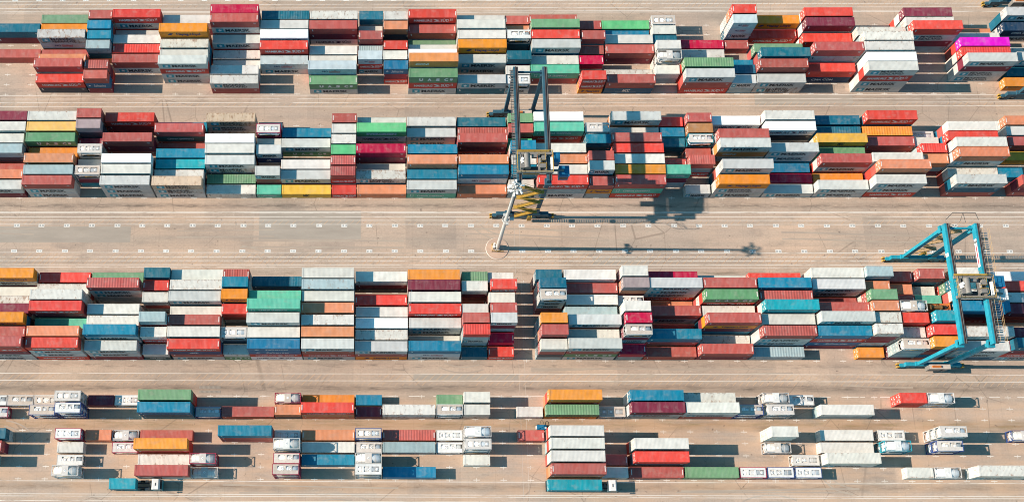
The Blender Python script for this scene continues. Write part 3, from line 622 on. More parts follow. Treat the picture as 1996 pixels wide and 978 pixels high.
DATA = """1 6 -99.89 147.33 L 2.88 mB 21
1 4 -100.17 141.66 L 2.75 R 1
1 7 -87.56 150.06 L 2.73 xg 01
1 6 -87.34 147.22 L 2.88 xY 01
1 5 -87.45 144.39 L 2.62 xNS 021
1 4 -87.66 141.55 L 2.74 R 2
1 3 -87.45 138.72 L 2.74 xo 01
1 2 -87.44 135.88 L 2.79 xxR 021
1 1 -87.57 133.05 L 2.71 DH 21
1 7 -74.79 149.98 S 2.58 xxR 221
1 6 -74.96 147.15 S 2.54 xxb 011
1 5 -74.77 144.31 S 2.52 xxb 001
1 4 -74.90 141.48 S 2.52 xBl 111
1 2 -74.87 135.81 S 2.52 xxR 111
1 1 -74.95 132.98 S 2.52 mvR 111
1 7 -68.45 149.92 L 2.77 xMH 021
1 6 -68.79 147.09 L 2.82 W 2
1 5 -68.58 144.25 L 2.67 xW 01
1 4 -68.47 141.41 L 2.81 xr 01
1 3 -68.50 138.58 L 2.81 MR 21
1 7 -55.99 149.84 L 2.80 xW 21
1 5 -55.79 144.17 L 2.74 xxiY 2221
1 4 -55.79 141.34 L 2.72 xxW 221
1 3 -55.83 138.50 L 2.63 xxW 221
1 2 -55.70 135.67 L 2.52 MMHM 2221
1 7 -43.09 149.77 L 2.64 xxxc 0221
1 6 -43.03 146.94 L 2.75 xxMR 0221
1 5 -43.06 144.10 L 2.76 xM 21
1 4 -43.20 141.27 L 2.74 W 1
1 3 -43.12 138.44 L 2.52 W 1
1 2 -43.22 135.60 L 2.56 xW 21
1 1 -43.23 132.77 L 2.65 RS 21
1 7 -30.38 149.72 L 2.57 xxB 001
1 6 -30.57 146.89 L 2.64 xxW 221
1 5 -30.57 144.05 L 2.72 xxh 221
1 4 -30.63 141.22 L 2.52 xxH 221
1 3 -30.66 138.38 L 2.52 MN 21
1 7 -18.04 149.68 L 2.58 xxW 221
1 6 -18.13 146.85 L 2.60 hmR 221
1 4 -18.11 141.18 L 2.52 xW 21
1 3 -18.21 138.34 L 2.52 xW 21
1 2 -18.27 135.51 L 2.52 xxN 221
1 1 -18.06 132.67 L 2.52 MG 21
1 7 -5.39 149.66 S 2.52 xxB 211
1 6 -5.54 146.82 S 2.52 xW 01
1 5 -5.51 143.99 S 2.52 xxR 211
1 4 -5.52 141.15 S 2.52 xl 21
1 3 -5.58 138.32 S 2.52 MHN 111
1 7 0.88 149.64 S 2.52 xxW 001
1 6 0.87 146.81 S 2.52 xDo 011
1 4 0.85 141.14 S 2.52 xxr 001
1 3 0.71 138.30 S 2.52 xxW 001
1 2 0.90 135.47 S 2.57 Hmv 111
1 7 7.16 149.63 L 2.80 xxH 221
1 6 7.11 146.80 L 2.90 xR 21
1 5 7.21 143.96 L 2.90 g 1
1 4 7.25 141.13 L 2.80 xW 02
1 3 7.09 138.29 L 2.78 xxh 022
1 2 7.17 135.46 L 2.86 xxxi 2221
1 1 7.13 132.62 L 2.90 MHG 221
1 7 19.74 149.62 L 2.78 xW 21
1 6 19.52 146.79 L 2.73 xxW 221
1 5 19.62 143.96 L 2.63 xxW 021
1 4 19.69 141.12 L 2.75 xxY 021
1 3 19.72 138.29 L 2.88 MM 21
1 1 19.53 132.62 L 2.80 BM 21
1 7 32.05 149.63 S 2.66 xR 01
1 6 32.12 146.79 S 2.60 xo 01
1 5 32.09 143.96 S 2.66 BBT 111
1 3 32.04 138.29 S 2.52 xxB 011
1 2 31.89 135.45 S 2.52 xW 21
1 1 31.84 132.62 S 2.66 MT 11
1 7 38.23 149.64 L 2.90 xR 01
1 6 38.36 146.80 L 2.79 xxg 021
1 5 38.30 143.97 L 2.65 xxr 001
1 4 38.35 141.13 L 2.73 xxM 021
1 3 38.24 138.30 L 2.52 xW 01
1 2 38.19 135.46 L 2.73 Ra 21
1 7 51.20 149.65 S 2.90 R 1
1 5 50.99 143.98 S 2.52 xxR 011
1 4 50.91 141.15 S 2.52 xR 01
1 3 50.69 138.31 S 2.52 xc 11
1 1 50.59 132.64 S 2.52 YHH 111
1 7 57.38 149.68 L 2.90 E 1
1 6 57.27 146.84 L 2.71 b 2
1 5 57.40 144.01 L 2.70 xW 01
1 4 57.45 141.17 L 2.72 mR 21
1 2 57.39 135.50 L 2.90 W 2
1 1 57.21 132.67 L 2.82 QR 21
1 7 69.71 149.71 S 2.55 xT 01
1 6 69.78 146.87 S 2.55 xW 21
1 5 69.72 144.03 S 2.52 xB 01
1 4 69.90 141.20 S 2.52 xxW 001
1 3 69.90 138.37 S 2.52 xTT 111
1 2 69.80 135.53 S 2.52 lW 11
1 5 76.27 144.07 L 2.71 c 1
1 4 76.14 141.24 L 2.86 W 1
1 2 76.15 135.57 L 2.90 xxg 021
1 1 76.34 132.73 L 2.80 HRM 221
1 7 88.88 149.79 S 2.52 xxxr 1111
1 6 88.82 146.95 S 2.52 xMNN 1111
1 5 88.82 144.11 S 2.52 R 1
1 7 95.32 149.84 L 2.52 xY 01
1 6 95.17 147.00 L 2.73 H 1
1 4 95.19 141.33 L 2.77 xg 21
1 3 95.64 138.49 L 2.85 xxB 021
1 2 95.10 135.66 L 2.65 xxR 021
1 1 95.11 132.82 L 2.72 SM 21
1 3 89.46 138.45 S 2.52 b 1
1 2 88.93 135.61 S 2.54 xB 01
1 1 88.81 132.77 S 2.64 lM 11
1 7 107.64 149.91 L 2.83 xxr 021
1 6 107.79 147.08 L 2.83 xxm 221
1 5 107.81 144.24 L 2.80 xr 21
1 3 107.95 138.57 L 2.77 xxlR 0021
1 2 107.74 135.74 L 2.82 Kr 21
1 7 132.96 150.10 L 2.67 HWm 221
1 6 132.99 147.26 L 2.75 xxW 021
1 5 133.16 144.43 L 2.81 lmSr 2221
1 5 120.31 144.33 L 2.81 xxW 021
1 4 120.56 141.49 L 2.78 xxxW 0021
1 3 120.34 138.66 L 2.80 xxxW 0001
1 2 120.73 135.83 L 2.72 xxxh 2221
1 1 120.49 132.99 L 2.83 MMHS 2221
1 2 146.04 136.04 L 2.52 SSmM 2221
1 3 146.00 138.87 L 2.67 WWr 221
1 4 146.23 141.71 L 2.62 RrP 221
1 5 145.66 144.54 L 2.61 xW 21
1 6 145.31 147.37 L 2.52 o 2
1 7 158.96 150.34 L 2.63 BBM 221
1 6 159.13 147.51 L 2.67 MK 21
1 4 161.87 141.87 L 2.52 W 2
1 3 161.44 139.03 L 2.68 xM 22
1 2 159.73 136.17 L 2.52 B 2
1 1 158.87 133.33 L 2.52 O 1
2 7 -99.87 121.02 L 2.90 xxm 001
2 6 -99.99 118.18 L 2.86 xxW 001
2 5 -100.48 115.35 L 2.56 xxW 021
2 4 -100.56 112.52 L 2.61 xDl 221
2 3 -101.47 109.68 L 2.52 R 2
2 2 -100.71 106.85 L 2.66 xo 01
2 1 -100.74 104.01 L 2.61 mM 21
2 7 -87.53 120.97 L 2.90 xxW 001
2 6 -87.54 118.14 L 2.85 xxy 021
2 5 -87.58 115.30 L 2.79 xxG 021
2 4 -87.44 112.47 L 2.82 xO 01
2 3 -87.44 109.63 L 2.88 xxo 021
2 2 -87.50 106.80 L 2.68 xxl 221
2 1 -87.56 103.96 L 2.71 MMR 221
2 7 -74.91 120.94 S 2.52 xxxR 2211
2 6 -74.90 118.10 S 2.52 xxDq 0111
2 5 -75.23 115.27 S 2.59 xm 01
2 4 -74.62 112.43 S 2.66 xxT 011
2 3 -75.03 109.60 S 2.54 xW 01
2 2 -74.83 106.76 S 2.60 tmT 111
2 7 -68.38 120.91 L 2.65 xmH 221
2 5 -68.51 115.24 L 2.82 xmR 221
2 3 -68.38 109.57 L 2.85 xxh 021
2 2 -68.27 106.74 L 2.83 xxW 021
2 1 -68.49 103.90 L 2.71 MMM 221
2 7 -56.06 120.88 L 2.72 b 2
2 6 -55.96 118.05 L 2.66 xCR 221
2 5 -56.19 115.21 L 2.52 R 2
2 4 -55.75 112.38 L 2.64 xb 01
2 3 -55.67 109.54 L 2.62 xt 21
2 2 -55.88 106.71 L 2.61 xW 21
2 1 -55.82 103.87 L 2.63 MSz 221
2 7 -43.23 120.86 L 2.62 xSz 221
2 5 -43.28 115.19 L 2.61 xxh 021
2 4 -43.15 112.35 L 2.71 xxW 221
2 3 -43.09 109.52 L 2.57 xSM 221
2 2 -43.25 106.68 L 2.52 g 1
2 1 -43.21 103.85 L 2.52 W 1
2 7 -30.69 120.84 S 2.66 V 1
2 6 -30.80 118.01 S 2.52 xmV 011
2 5 -30.83 115.17 S 2.52 xW 01
2 4 -30.56 112.34 S 2.52 xAM 111
2 2 -30.68 106.67 S 2.52 xRM 111
2 1 -30.68 103.83 S 2.52 a 1
2 6 -24.46 118.00 L 2.63 xb 01
2 5 -24.63 115.16 L 2.61 GM 21
2 3 -24.57 109.49 L 2.52 xW 01
2 2 -24.51 106.66 L 2.60 xM 21
2 1 -24.46 103.82 L 2.52 e 1
2 7 -11.95 120.83 S 2.52 xxR 021
2 6 -12.02 117.99 S 2.52 xxW 221
2 5 -12.06 115.16 S 2.52 xxW 021
2 4 -12.12 112.32 S 2.52 xxE 221
2 3 -12.17 109.49 S 2.52 xxR 221
2 2 -12.17 106.65 S 2.52 xHR 111
2 1 -12.04 103.82 S 2.52 H 1
2 7 -5.75 120.82 L 2.71 xW 02
2 6 -5.82 117.99 L 2.71 xhE 221
2 4 -5.94 112.32 L 2.72 xmc 221
2 3 -5.93 109.48 L 2.59 W 1
2 2 -5.96 106.65 L 2.61 xS 21
2 1 -5.80 103.81 L 2.64 o 1
2 7 6.66 120.82 L 2.83 xW 21
2 6 6.58 117.99 L 2.62 MM 21
2 4 6.72 112.32 L 2.61 xxb 221
2 3 6.62 109.48 L 2.65 xxo 221
2 2 6.66 106.65 L 2.71 xb 21
2 1 6.57 103.81 L 2.77 aM 21
2 7 19.14 120.83 L 2.66 xB 21
2 6 19.32 118.00 L 2.76 xR 21
2 5 19.13 115.16 L 2.75 HmR 221
2 3 19.20 109.49 L 2.68 xxo 221
2 2 19.12 106.66 L 2.73 xNb 221
2 1 19.10 103.82 L 2.62 o 1
2 7 31.68 120.84 S 2.52 xxg 021
2 6 31.71 118.01 S 2.53 xxR 011
2 5 31.67 115.17 S 2.52 xE 21
2 4 31.85 112.34 S 2.52 xxxb 2111
2 3 32.15 109.50 S 2.56 xxW 221
2 2 32.03 106.67 S 2.72 xxb 221
2 1 31.58 103.83 S 2.90 lW 11
2 7 37.97 120.86 L 2.77 xxh 001
2 6 37.95 118.02 L 2.81 xHa 221
2 4 38.17 112.35 L 2.79 xxW 001
2 3 38.33 109.52 L 2.72 xxo 001
2 2 38.21 106.68 L 2.75 xxW 001
2 1 38.34 103.85 L 2.81 MlH 221
2 6 50.52 118.04 S 2.66 xxT 211
2 5 50.75 115.21 S 2.52 xBb 211
2 3 50.64 109.53 S 2.52 xxxR 0001
2 2 50.52 106.70 S 2.65 xxBM 0011
2 1 50.84 103.87 S 2.58 lYR 111
2 7 57.06 120.90 L 2.85 xxM 021
2 6 57.09 118.06 L 2.67 xW 02
2 5 56.93 115.23 L 2.75 xxR 001
2 4 57.18 112.39 L 2.75 xxr 001
2 3 57.23 109.56 L 2.73 xxW 001
2 2 57.22 106.72 L 2.78 xxO 001
2 1 57.10 103.89 L 2.83 HaR 221
2 7 69.38 120.92 S 2.60 xr 01
2 6 69.65 118.09 S 2.57 xb 01
2 5 69.54 115.25 S 2.63 BB 11
2 3 69.54 109.58 S 2.57 xR 01
2 2 69.53 106.75 S 2.70 lma 111
2 7 75.94 120.94 S 2.52 xxR 011
2 6 75.98 118.11 S 2.52 xxk 021
2 5 75.88 115.27 S 2.52 xxJ 011
2 4 75.76 112.43 S 2.56 xR 11
2 3 75.82 109.60 S 2.52 HlR 111
2 1 75.62 103.93 S 2.52 M 1
2 7 82.35 120.97 L 2.90 hh 21
2 5 82.48 115.30 L 2.57 xxxR 0221
2 4 82.37 112.47 L 2.75 xxiM 2221
2 2 82.37 106.80 L 2.82 xxxM 2221
2 1 82.14 103.96 L 2.83 MSY 221
2 7 94.71 121.02 L 2.89 xxW 001
2 6 94.84 118.18 L 2.83 xDh 221
2 4 94.98 112.51 L 2.76 xMM 221
2 3 94.62 109.68 L 2.52 v 1
2 2 94.89 106.84 L 2.63 c 1
2 1 94.83 104.01 L 2.52 M 1
2 7 107.03 121.07 L 2.90 xB 01
2 6 107.16 118.24 L 2.70 xB 01
2 5 107.47 115.40 L 2.52 xxe 021
2 4 107.50 112.57 L 2.71 xg 01
2 3 107.59 109.73 L 2.69 xMR 221
2 2 107.48 106.90 L 2.56 O 1
2 1 107.39 104.06 L 2.52 MM 21
2 7 120.03 121.13 L 2.80 xxH 021
2 6 119.85 118.30 L 2.69 xO 01
2 5 120.00 115.46 L 2.75 mR 21
2 3 119.90 109.79 L 2.85 xxW 221
2 2 120.33 106.96 L 2.69 xxRo 2221
2 1 120.03 104.12 L 2.75 HMM 221
2 6 132.70 118.35 S 2.52 T 1
2 5 132.31 115.51 S 2.52 xW 21
2 4 132.62 112.68 S 2.52 xxr 021
2 3 132.62 109.84 S 2.52 mlo 111
2 6 139.57 118.40 L 2.66 xRW 221
2 5 139.00 115.57 L 2.80 xxr 021
2 4 139.30 112.73 L 2.73 xxxW 0021
2 3 139.16 109.90 L 2.85 xxMo 0221
2 2 139.22 107.06 L 2.70 xW 21
2 1 139.45 104.23 L 2.71 RBM 221
2 7 155.69 121.34 L 2.52 xo 21
2 6 155.51 118.50 L 2.52 xW 22
2 5 155.59 115.67 L 2.52 xR 22
2 4 155.75 112.83 L 2.52 e 2
2 2 151.54 107.12 S 2.64 xb 21
2 1 155.74 104.33 L 2.52 xmR 222
3 7 -93.60 78.94 L 2.85 xxSY 0221
3 6 -94.24 76.13 L 2.83 xW 02
3 5 -95.15 73.32 L 2.57 xxW 002
3 4 -94.18 70.51 L 2.68 xxxm 0222
3 3 -94.47 67.70 L 2.59 xxxxY 02221
3 2 -94.53 64.89 L 2.69 xxxR 0001
3 1 -94.55 62.08 L 2.52 MMmHR 22221
3 7 -81.00 78.95 L 2.72 xxr 001
3 6 -81.36 76.14 L 2.63 xxW 221
3 5 -81.39 73.33 L 2.54 xxxxW 02221
3 4 -81.28 70.52 L 2.55 xxxmH 00221
3 3 -81.26 67.71 L 2.52 xxa 001
3 2 -81.84 64.90 L 2.81 xxxo 0021
3 1 -81.79 62.09 L 2.86 HMMH 2221
3 7 -68.46 78.97 L 2.65 xxg 001
3 6 -68.37 76.16 L 2.52 xlMMR 22221
3 4 -68.45 70.54 L 2.52 xxxW 0021
3 3 -68.38 67.73 L 2.52 xxxW 0001
3 2 -68.39 64.92 L 2.52 xxxxb 22221
3 1 -68.83 62.11 L 2.90 mMM 221
3 7 -55.35 78.98 S 2.90 xxxB 0001
3 6 -55.62 76.17 S 2.67 xxxr 0001
3 5 -55.71 73.36 S 2.59 xxRW 1111
3 3 -55.50 67.74 S 2.68 xxxxl 00011
3 2 -55.60 64.93 S 2.58 xxHW 0111
3 1 -56.00 62.12 S 2.52 CW 11
3 7 -49.17 78.99 L 2.52 xxxW 0001
3 6 -49.21 76.18 L 2.78 xxxW 0001
3 5 -49.37 73.37 L 2.81 xxxM 0021
3 4 -49.43 70.56 L 2.71 xxW 001
3 3 -49.32 67.75 L 2.74 xxxR 2221
3 2 -49.28 64.94 L 2.70 xxxW 0001
3 1 -49.33 62.13 L 2.55 MRAH 2221
3 7 -36.86 79.01 S 2.62 xxxR 0211
3 6 -36.72 76.20 S 2.66 xxxxb 02211
3 5 -36.80 73.39 S 2.57 xxxDY 00011
3 4 -36.99 70.58 S 2.52 xxxr 1111
3 2 -36.97 64.96 S 2.52 xxDT 0111
3 1 -36.92 62.15 S 2.52 GW 11
3 7 -30.68 79.02 L 2.52 xB 21
3 5 -30.57 73.40 L 2.90 xxxa 0001
3 4 -30.59 70.59 L 2.89 xxxxa 00021
3 3 -30.79 67.78 L 2.52 xxxxM 00221
3 2 -30.79 64.97 L 2.52 xxxW 0021
3 1 -30.74 62.16 L 2.61 hHvv 2221
3 7 -18.35 79.03 L 2.85 xxxW 2221
3 6 -18.30 76.22 L 2.90 xxxl 2221
3 5 -18.25 73.41 L 2.80 xxxW 2221
3 4 -18.28 70.60 L 2.79 xxxo 2221
3 3 -18.27 67.79 L 2.70 xxxW 2221
3 2 -18.24 64.98 L 2.66 xxxo 2221
3 1 -18.21 62.17 L 2.61 MHRM 2221
3 7 -5.78 79.04 L 2.90 DmW 221
3 5 -5.88 73.42 L 2.71 xxr 001
3 4 -5.71 70.62 L 2.53 xxW 001
3 3 -5.71 67.81 L 2.65 xxh 001
3 2 -5.77 64.99 L 2.59 xxW 001
3 1 -5.83 62.18 L 2.70 YRM 221
3 7 6.53 79.06 L 2.52 xxxO 0021
3 6 6.51 76.25 L 2.75 xxxm 2221
3 5 6.69 73.44 L 2.63 xxxW 2221
3 4 6.72 70.63 L 2.57 xxxH 2221
3 3 6.79 67.82 L 2.68 xMM 221
3 2 6.78 65.01 L 2.52 W 2
3 1 6.65 62.20 L 2.77 MNb 221
3 7 19.34 79.07 S 2.83 xxg 021
3 6 19.15 76.26 S 2.52 xxmW 1111
3 4 19.15 70.64 S 2.52 xxxW 0021
3 3 19.10 67.83 S 2.52 xxxxR 00221
3 2 19.18 65.02 S 2.55 GlMlr 11111
3 1 19.35 62.21 S 2.52 B 1
3 7 25.52 79.08 S 2.62 xxW 021
3 6 25.83 76.27 S 2.90 xxxH 2221
3 5 25.44 73.46 S 2.52 xxxW 0211
3 4 25.71 70.65 S 2.79 xxxR 0021
3 3 25.49 67.84 S 2.52 xxlmM 01111
3 2 25.53 65.03 S 2.52 Hc 11
3 1 25.67 62.22 S 2.90 H 1
3 7 36.61 79.09 S 2.52 xxxB 1111
3 6 37.11 76.28 S 2.52 xxxxB 11111
3 5 37.04 73.47 S 2.53 mRMMT 11111
3 3 37.02 67.85 S 2.52 xxxxO 11111
3 2 37.09 65.04 S 2.52 xxxxR 11111
3 1 37.14 62.23 S 2.52 lDRW 1111
3 7 43.16 79.10 L 2.52 xxxW 0001
3 6 43.69 76.29 L 2.83 xxR 001
3 5 43.62 73.48 L 2.80 xxW 221
3 4 43.45 70.67 L 2.62 xxl 001
3 3 43.53 67.86 L 2.80 xxxM 0021
3 2 43.53 65.05 L 2.73 xxW 001
3 1 43.42 62.24 L 2.71 MGRM 2221
3 7 56.14 79.11 S 2.57 xxxmW 00111
3 6 56.28 76.30 S 2.57 xDmoq 00111
3 5 56.04 73.49 S 2.52 xxT 001
3 4 56.28 70.68 S 2.52 xxxxW 00211
3 3 56.40 67.87 S 2.52 xxxxc 00211
3 2 56.24 65.06 S 2.52 xxMmT 01111
3 1 56.27 62.25 S 2.69 lc 11
3 7 62.65 79.12 L 2.90 xxc 002
3 6 62.46 76.31 L 2.52 xxMMM 22221
3 5 62.66 73.50 L 2.90 o 2
3 4 62.78 70.69 L 2.90 xMR 221
3 3 62.80 67.88 L 2.52 R 2
3 2 62.49 65.07 L 2.90 xRb 221
3 1 62.67 62.26 L 2.82 R 1
3 7 75.00 79.13 L 2.90 xW 02
3 6 74.98 76.32 L 2.52 xxxxR 00001
3 5 75.08 73.51 L 2.52 xxxxG 02221
3 4 75.40 70.70 L 2.83 xxW 001
3 3 75.18 67.89 L 2.52 xxmYR 22221
3 2 75.57 65.08 L 2.90 W 1
3 1 75.19 62.27 L 2.90 mR 21
3 7 87.31 79.14 L 2.52 xxr 001
3 6 87.60 76.33 L 2.52 xxxxb 00001
3 5 88.00 73.52 L 2.89 xxxR 0021
3 4 88.30 70.71 L 2.76 xxxxt 00221
3 3 88.00 67.90 L 2.83 xxxW 0001
3 2 88.02 65.09 L 2.90 xMMR 2221
3 1 88.10 62.28 L 2.90 l 1
3 7 100.56 79.15 L 2.82 xxxW 0021
3 6 100.41 76.34 L 2.90 xxMM 0221
3 5 100.57 73.53 L 2.90 xR 02
3 4 100.69 70.73 L 2.90 xxxR 0001
3 3 100.74 67.92 L 2.75 xxxxM 00021
3 2 100.58 65.10 L 2.90 mvHb 2221
3 7 112.87 79.16 S 2.52 xxxBl 00011
3 6 112.94 76.35 S 2.52 xxxo 0021
3 5 113.14 73.54 S 2.53 xxxRg 00111
3 4 113.04 70.73 S 2.59 xxxxo 00001
3 3 113.20 67.92 S 2.58 xxxxW 00001
3 2 113.00 65.11 S 2.67 xlmmW 11111
3 1 113.14 62.30 S 2.52 O 1
3 7 119.05 79.17 S 2.90 xxR 001
3 6 119.30 76.36 S 2.52 xxo 001
3 5 119.32 73.55 S 2.66 xxR 001
3 4 119.43 70.74 S 2.59 xxxxT 00001
3 3 119.60 67.93 S 2.52 xxxHr 00011
3 2 119.59 65.12 S 2.53 xxxW 2221
3 1 119.97 62.31 S 2.66 mllT 1111
3 7 125.66 79.18 S 2.68 xDBR 0111
3 6 125.47 76.36 S 2.90 xW 01
3 5 125.61 73.56 S 2.61 xxa 001
3 4 125.64 70.75 S 2.52 xxxxF 00002
3 3 126.42 67.94 S 2.90 xxxxt 00001
3 2 126.07 65.13 S 2.52 xxxxr 00011
3 1 126.15 62.32 S 2.52 xxxxO 11111
3 7 133.58 79.18 S 2.90 xxxW 2111
3 6 132.48 76.37 S 2.90 xrgB 0111
3 5 132.11 73.56 L 2.52 xxxxW 00021
3 4 132.42 70.75 L 2.52 xxmDb 22221
3 2 133.31 65.13 L 2.77 xxxW 0021
3 1 133.18 62.32 L 2.86 BMM 221
3 7 143.82 79.19 L 2.82 xxh 021
3 6 144.24 76.38 L 2.52 xxxr 0021
3 5 144.55 73.57 L 2.52 xxxW 0002
3 4 145.17 70.76 L 2.60 xxrm 2222
3 2 145.77 65.15 L 2.54 xxxm 0002
3 1 145.49 62.34 L 2.89 MHmB 2222
4 6 -93.93 50.37 S 2.56 T 1
4 6 -87.72 50.39 S 2.54 T 1
4 6 -81.44 50.41 S 2.52 T 1
4 6 -75.18 50.42 S 2.52 TTT 111
4 6 -68.71 50.44 S 2.52 m 1
4 6 -62.39 50.46 S 2.52 T 1
4 6 -55.60 50.48 L 2.90 xxg 221
4 5 -93.36 47.57 S 2.60 V 1
4 5 -81.59 47.61 S 2.53 UU 11
4 5 -74.95 47.62 S 2.52 UUU 111
4 5 -55.75 47.68 L 2.71 xBb 221
4 5 -43.34 47.71 S 2.52 U 1
4 4 -92.47 42.03 S 2.65 lB 11
4 3 -93.29 39.17 S 2.55 mR 11
4 2 -94.79 36.27 S 2.57 ll 20
4 4 -75.10 42.07 S 2.52 VV 11
4 4 -68.64 42.09 S 2.90 o 1
4 4 -62.33 42.11 S 2.63 T 1
4 4 -55.86 42.13 L 2.52 R 1
4 3 -74.95 39.22 S 2.90 W 1
4 3 -62.28 39.26 S 2.52 V 1
4 3 -56.03 39.28 L 2.71 rrO 221
4 2 -74.89 36.32 S 2.52 T 1
4 2 -55.98 36.38 L 2.90 W 1
4 2 -43.67 36.40 S 2.56 VV 11
4 1 -75.05 33.47 S 2.66 TT 11
4 1 -55.95 33.53 L 2.90 WR 21
4 1 -43.53 33.56 S 2.52 T 1
4 6 -24.50 50.55 S 2.52 VV 11
4 6 -18.22 50.57 L 2.52 O 1
4 6 -5.63 50.59 S 2.52 b 1
4 5 -37.00 47.73 L 2.76 R 1
4 5 -24.43 47.75 S 2.52 Do 11
4 5 -18.18 47.77 L 2.52 ooH 221
4 5 -5.69 47.79 S 2.52 m 1
4 5 0.62 47.81 L 2.52 WW 21
4 4 -36.86 42.18 L 2.90 RRb 221
4 4 -24.55 42.20 S 2.61 T 1
4 4 -18.11 42.22 L 2.90 o 1
4 4 -5.68 42.24 S 2.62 UU 11
4 4 0.65 42.26 L 2.80 R 1
4 3 -24.28 39.35 S 2.66 TTT 111
4 3 -18.07 39.37 L 2.90 W 1
4 3 -5.62 39.39 S 2.66 T 1
4 3 0.63 39.41 L 2.90 l 1
4 2 -24.41 36.45 S 2.58 VV 11
4 2 -18.07 36.47 L 2.90 b 1
4 2 -5.65 36.49 S 2.66 TT 21
4 1 -24.34 33.60 S 2.53 VVV 111
4 1 -5.65 33.64 S 2.55 TTT 111
4 1 0.66 33.66 L 2.90 b 1
4 6 13.28 50.64 S 2.65 g 1
4 6 19.45 50.65 S 2.90 WW 21
4 5 13.14 47.83 S 2.61 TT 11
4 5 19.43 47.85 S 2.52 WW 11
4 5 32.00 47.87 S 2.52 W 1
4 5 38.50 47.89 L 2.52 Yg 21
4 5 51.19 47.91 S 2.64 T 1
4 6 38.67 50.69 L 2.84 orO 221
4 4 13.14 42.28 S 2.65 T 1
4 4 19.32 42.30 S 2.52 TTT 211
4 4 32.07 42.32 S 2.52 R 1
4 4 38.59 42.34 L 2.90 WHW 221
4 3 13.10 39.43 S 2.52 T 1
4 3 19.28 39.45 S 2.52 TTT 111
4 3 38.58 39.49 L 2.90 lHW 221
4 2 19.38 36.55 S 2.52 W 1
4 2 38.55 36.59 L 2.90 xWW 221
4 1 38.67 33.74 L 2.81 koR 221
4 6 57.47 50.73 L 2.63 xWb 221
4 6 70.20 50.75 L 2.56 WW 01
4 6 88.72 50.77 S 2.54 TT 11
4 6 95.38 50.79 S 2.52 T 1
4 5 57.60 47.93 L 2.61 lMm 221
4 5 70.06 47.95 L 2.53 RMW 221
4 5 82.49 47.96 S 2.52 UU 11
4 5 89.43 47.98 S 2.66 TT 11
4 4 88.98 42.43 S 2.52 WWW 111
4 3 57.59 39.53 L 2.78 xWW 221
4 3 88.92 39.58 S 2.52 T 1
4 2 57.74 36.63 L 2.52 xDr 221
4 2 50.99 36.61 S 2.81 R 1
4 2 95.04 36.68 S 2.66 T 1
4 1 50.98 33.76 S 2.76 W 1
4 1 57.50 33.78 L 2.90 R 1
4 1 70.09 33.80 L 2.90 g 1
4 1 82.65 33.82 S 2.66 V 1
4 1 88.98 33.83 S 2.66 U 1
4 1 95.30 33.84 S 2.66 U 1
4 6 120.43 50.82 S 2.52 rr 11
4 6 126.80 50.83 S 2.52 TT 11
4 5 101.79 48.00 L 2.52 lW 21
4 4 101.86 42.45 L 2.90 W 1
4 4 115.37 42.47 S 2.66 T 1
4 4 126.95 42.48 S 2.64 TTT 111
4 4 146.07 42.51 S 2.52 U 1
4 3 101.73 39.60 L 2.58 W 1
4 3 115.29 39.62 S 2.66 JJ 11
4 3 127.05 39.63 S 2.66 UU 11
4 2 101.63 36.70 L 2.90 MW 21
4 1 120.82 33.87 S 2.52 W 1
4 1 127.17 33.88 S 2.66 T 1
4 1 135.51 33.90 L 2.90 MW 21"""
stacks = []
for ln in DATA.split('\n'):
    b, r, x, y, sz, h, st, fl = ln.split()
    stacks.append((int(b), int(r), float(x), float(y), sz, float(h), st, fl))
nth = {}
for s in sorted(stacks, key=lambda s: (s[0], s[1], s[2])):
    xv = s[2]+LENS[s[4]]
    if xv < -96: nth[s[:4]] = 1; nth[(s[0], s[1])] = max(1, nth.get((s[0], s[1]), 0)); continue
    nth[(s[0], s[1])] = nth.get((s[0], s[1]), 0)+1; nth[s[:4]] = nth[(s[0], s[1])]

mass = MB(); mcol = []; mtxt = []
mats_mass = [M['paint_mass'], M['roof_mass'], M['underside'], M['white'], M['black'], M['sky'], M['redl'], M['navy'], M['purple'], M['rod'], M['plate']]
side_src = {k: side_mb(k) for k in 'LS'}; end_src = end_mb(); door_src = door_mb()
def to_mass(sz, code, x, y, z, h, detail, top):
    L = LENS[sz]; n0 = len(mass.v); s = h/HH*.9985
    base, rust, _ = PAL[code]; col = jitter(base)+(min(1, rust*random.uniform(.4, 1.5)),)
    cx, cy = x+L/2, y+W2
    if detail:
        mass.add(frame_mb(sz), cx, cy, z, 1, 1, s, 0)
        mass.add(side_src[sz], cx, cy, z, 1, 1, s); mass.add(side_src[sz], cx, cy, z, -1, -1, s)
        mass.add(end_src, cx+L/2, cy, z, 1, 1, s)
        mass.box(x+.02, y+.05, z+.1, x+.06, y+2*W2-.05, z+h-.1)
        mass.box(x+.1, y+.1, z+h-.06, x+L-.1, y+2*W2-.1, z+h-.02, 1)
    else:
        mass.box(x, y, z+.01, x+L, y+2*W2, z+h-.02, 0)
    mcol.append((n0, len(mass.v), col))
    if detail:
        b = text_mesh(code, sz)[1]
        t = MB(); t.v = b.v; t.f = b.f; t.m = [q+3 for q in b.m]
        n1 = len(mass.v); mass.add(t, cx, cy-W2-.009, z, 1, 1, s); mcol.append((n1, len(mass.v), (0, 0, 0, 0)))
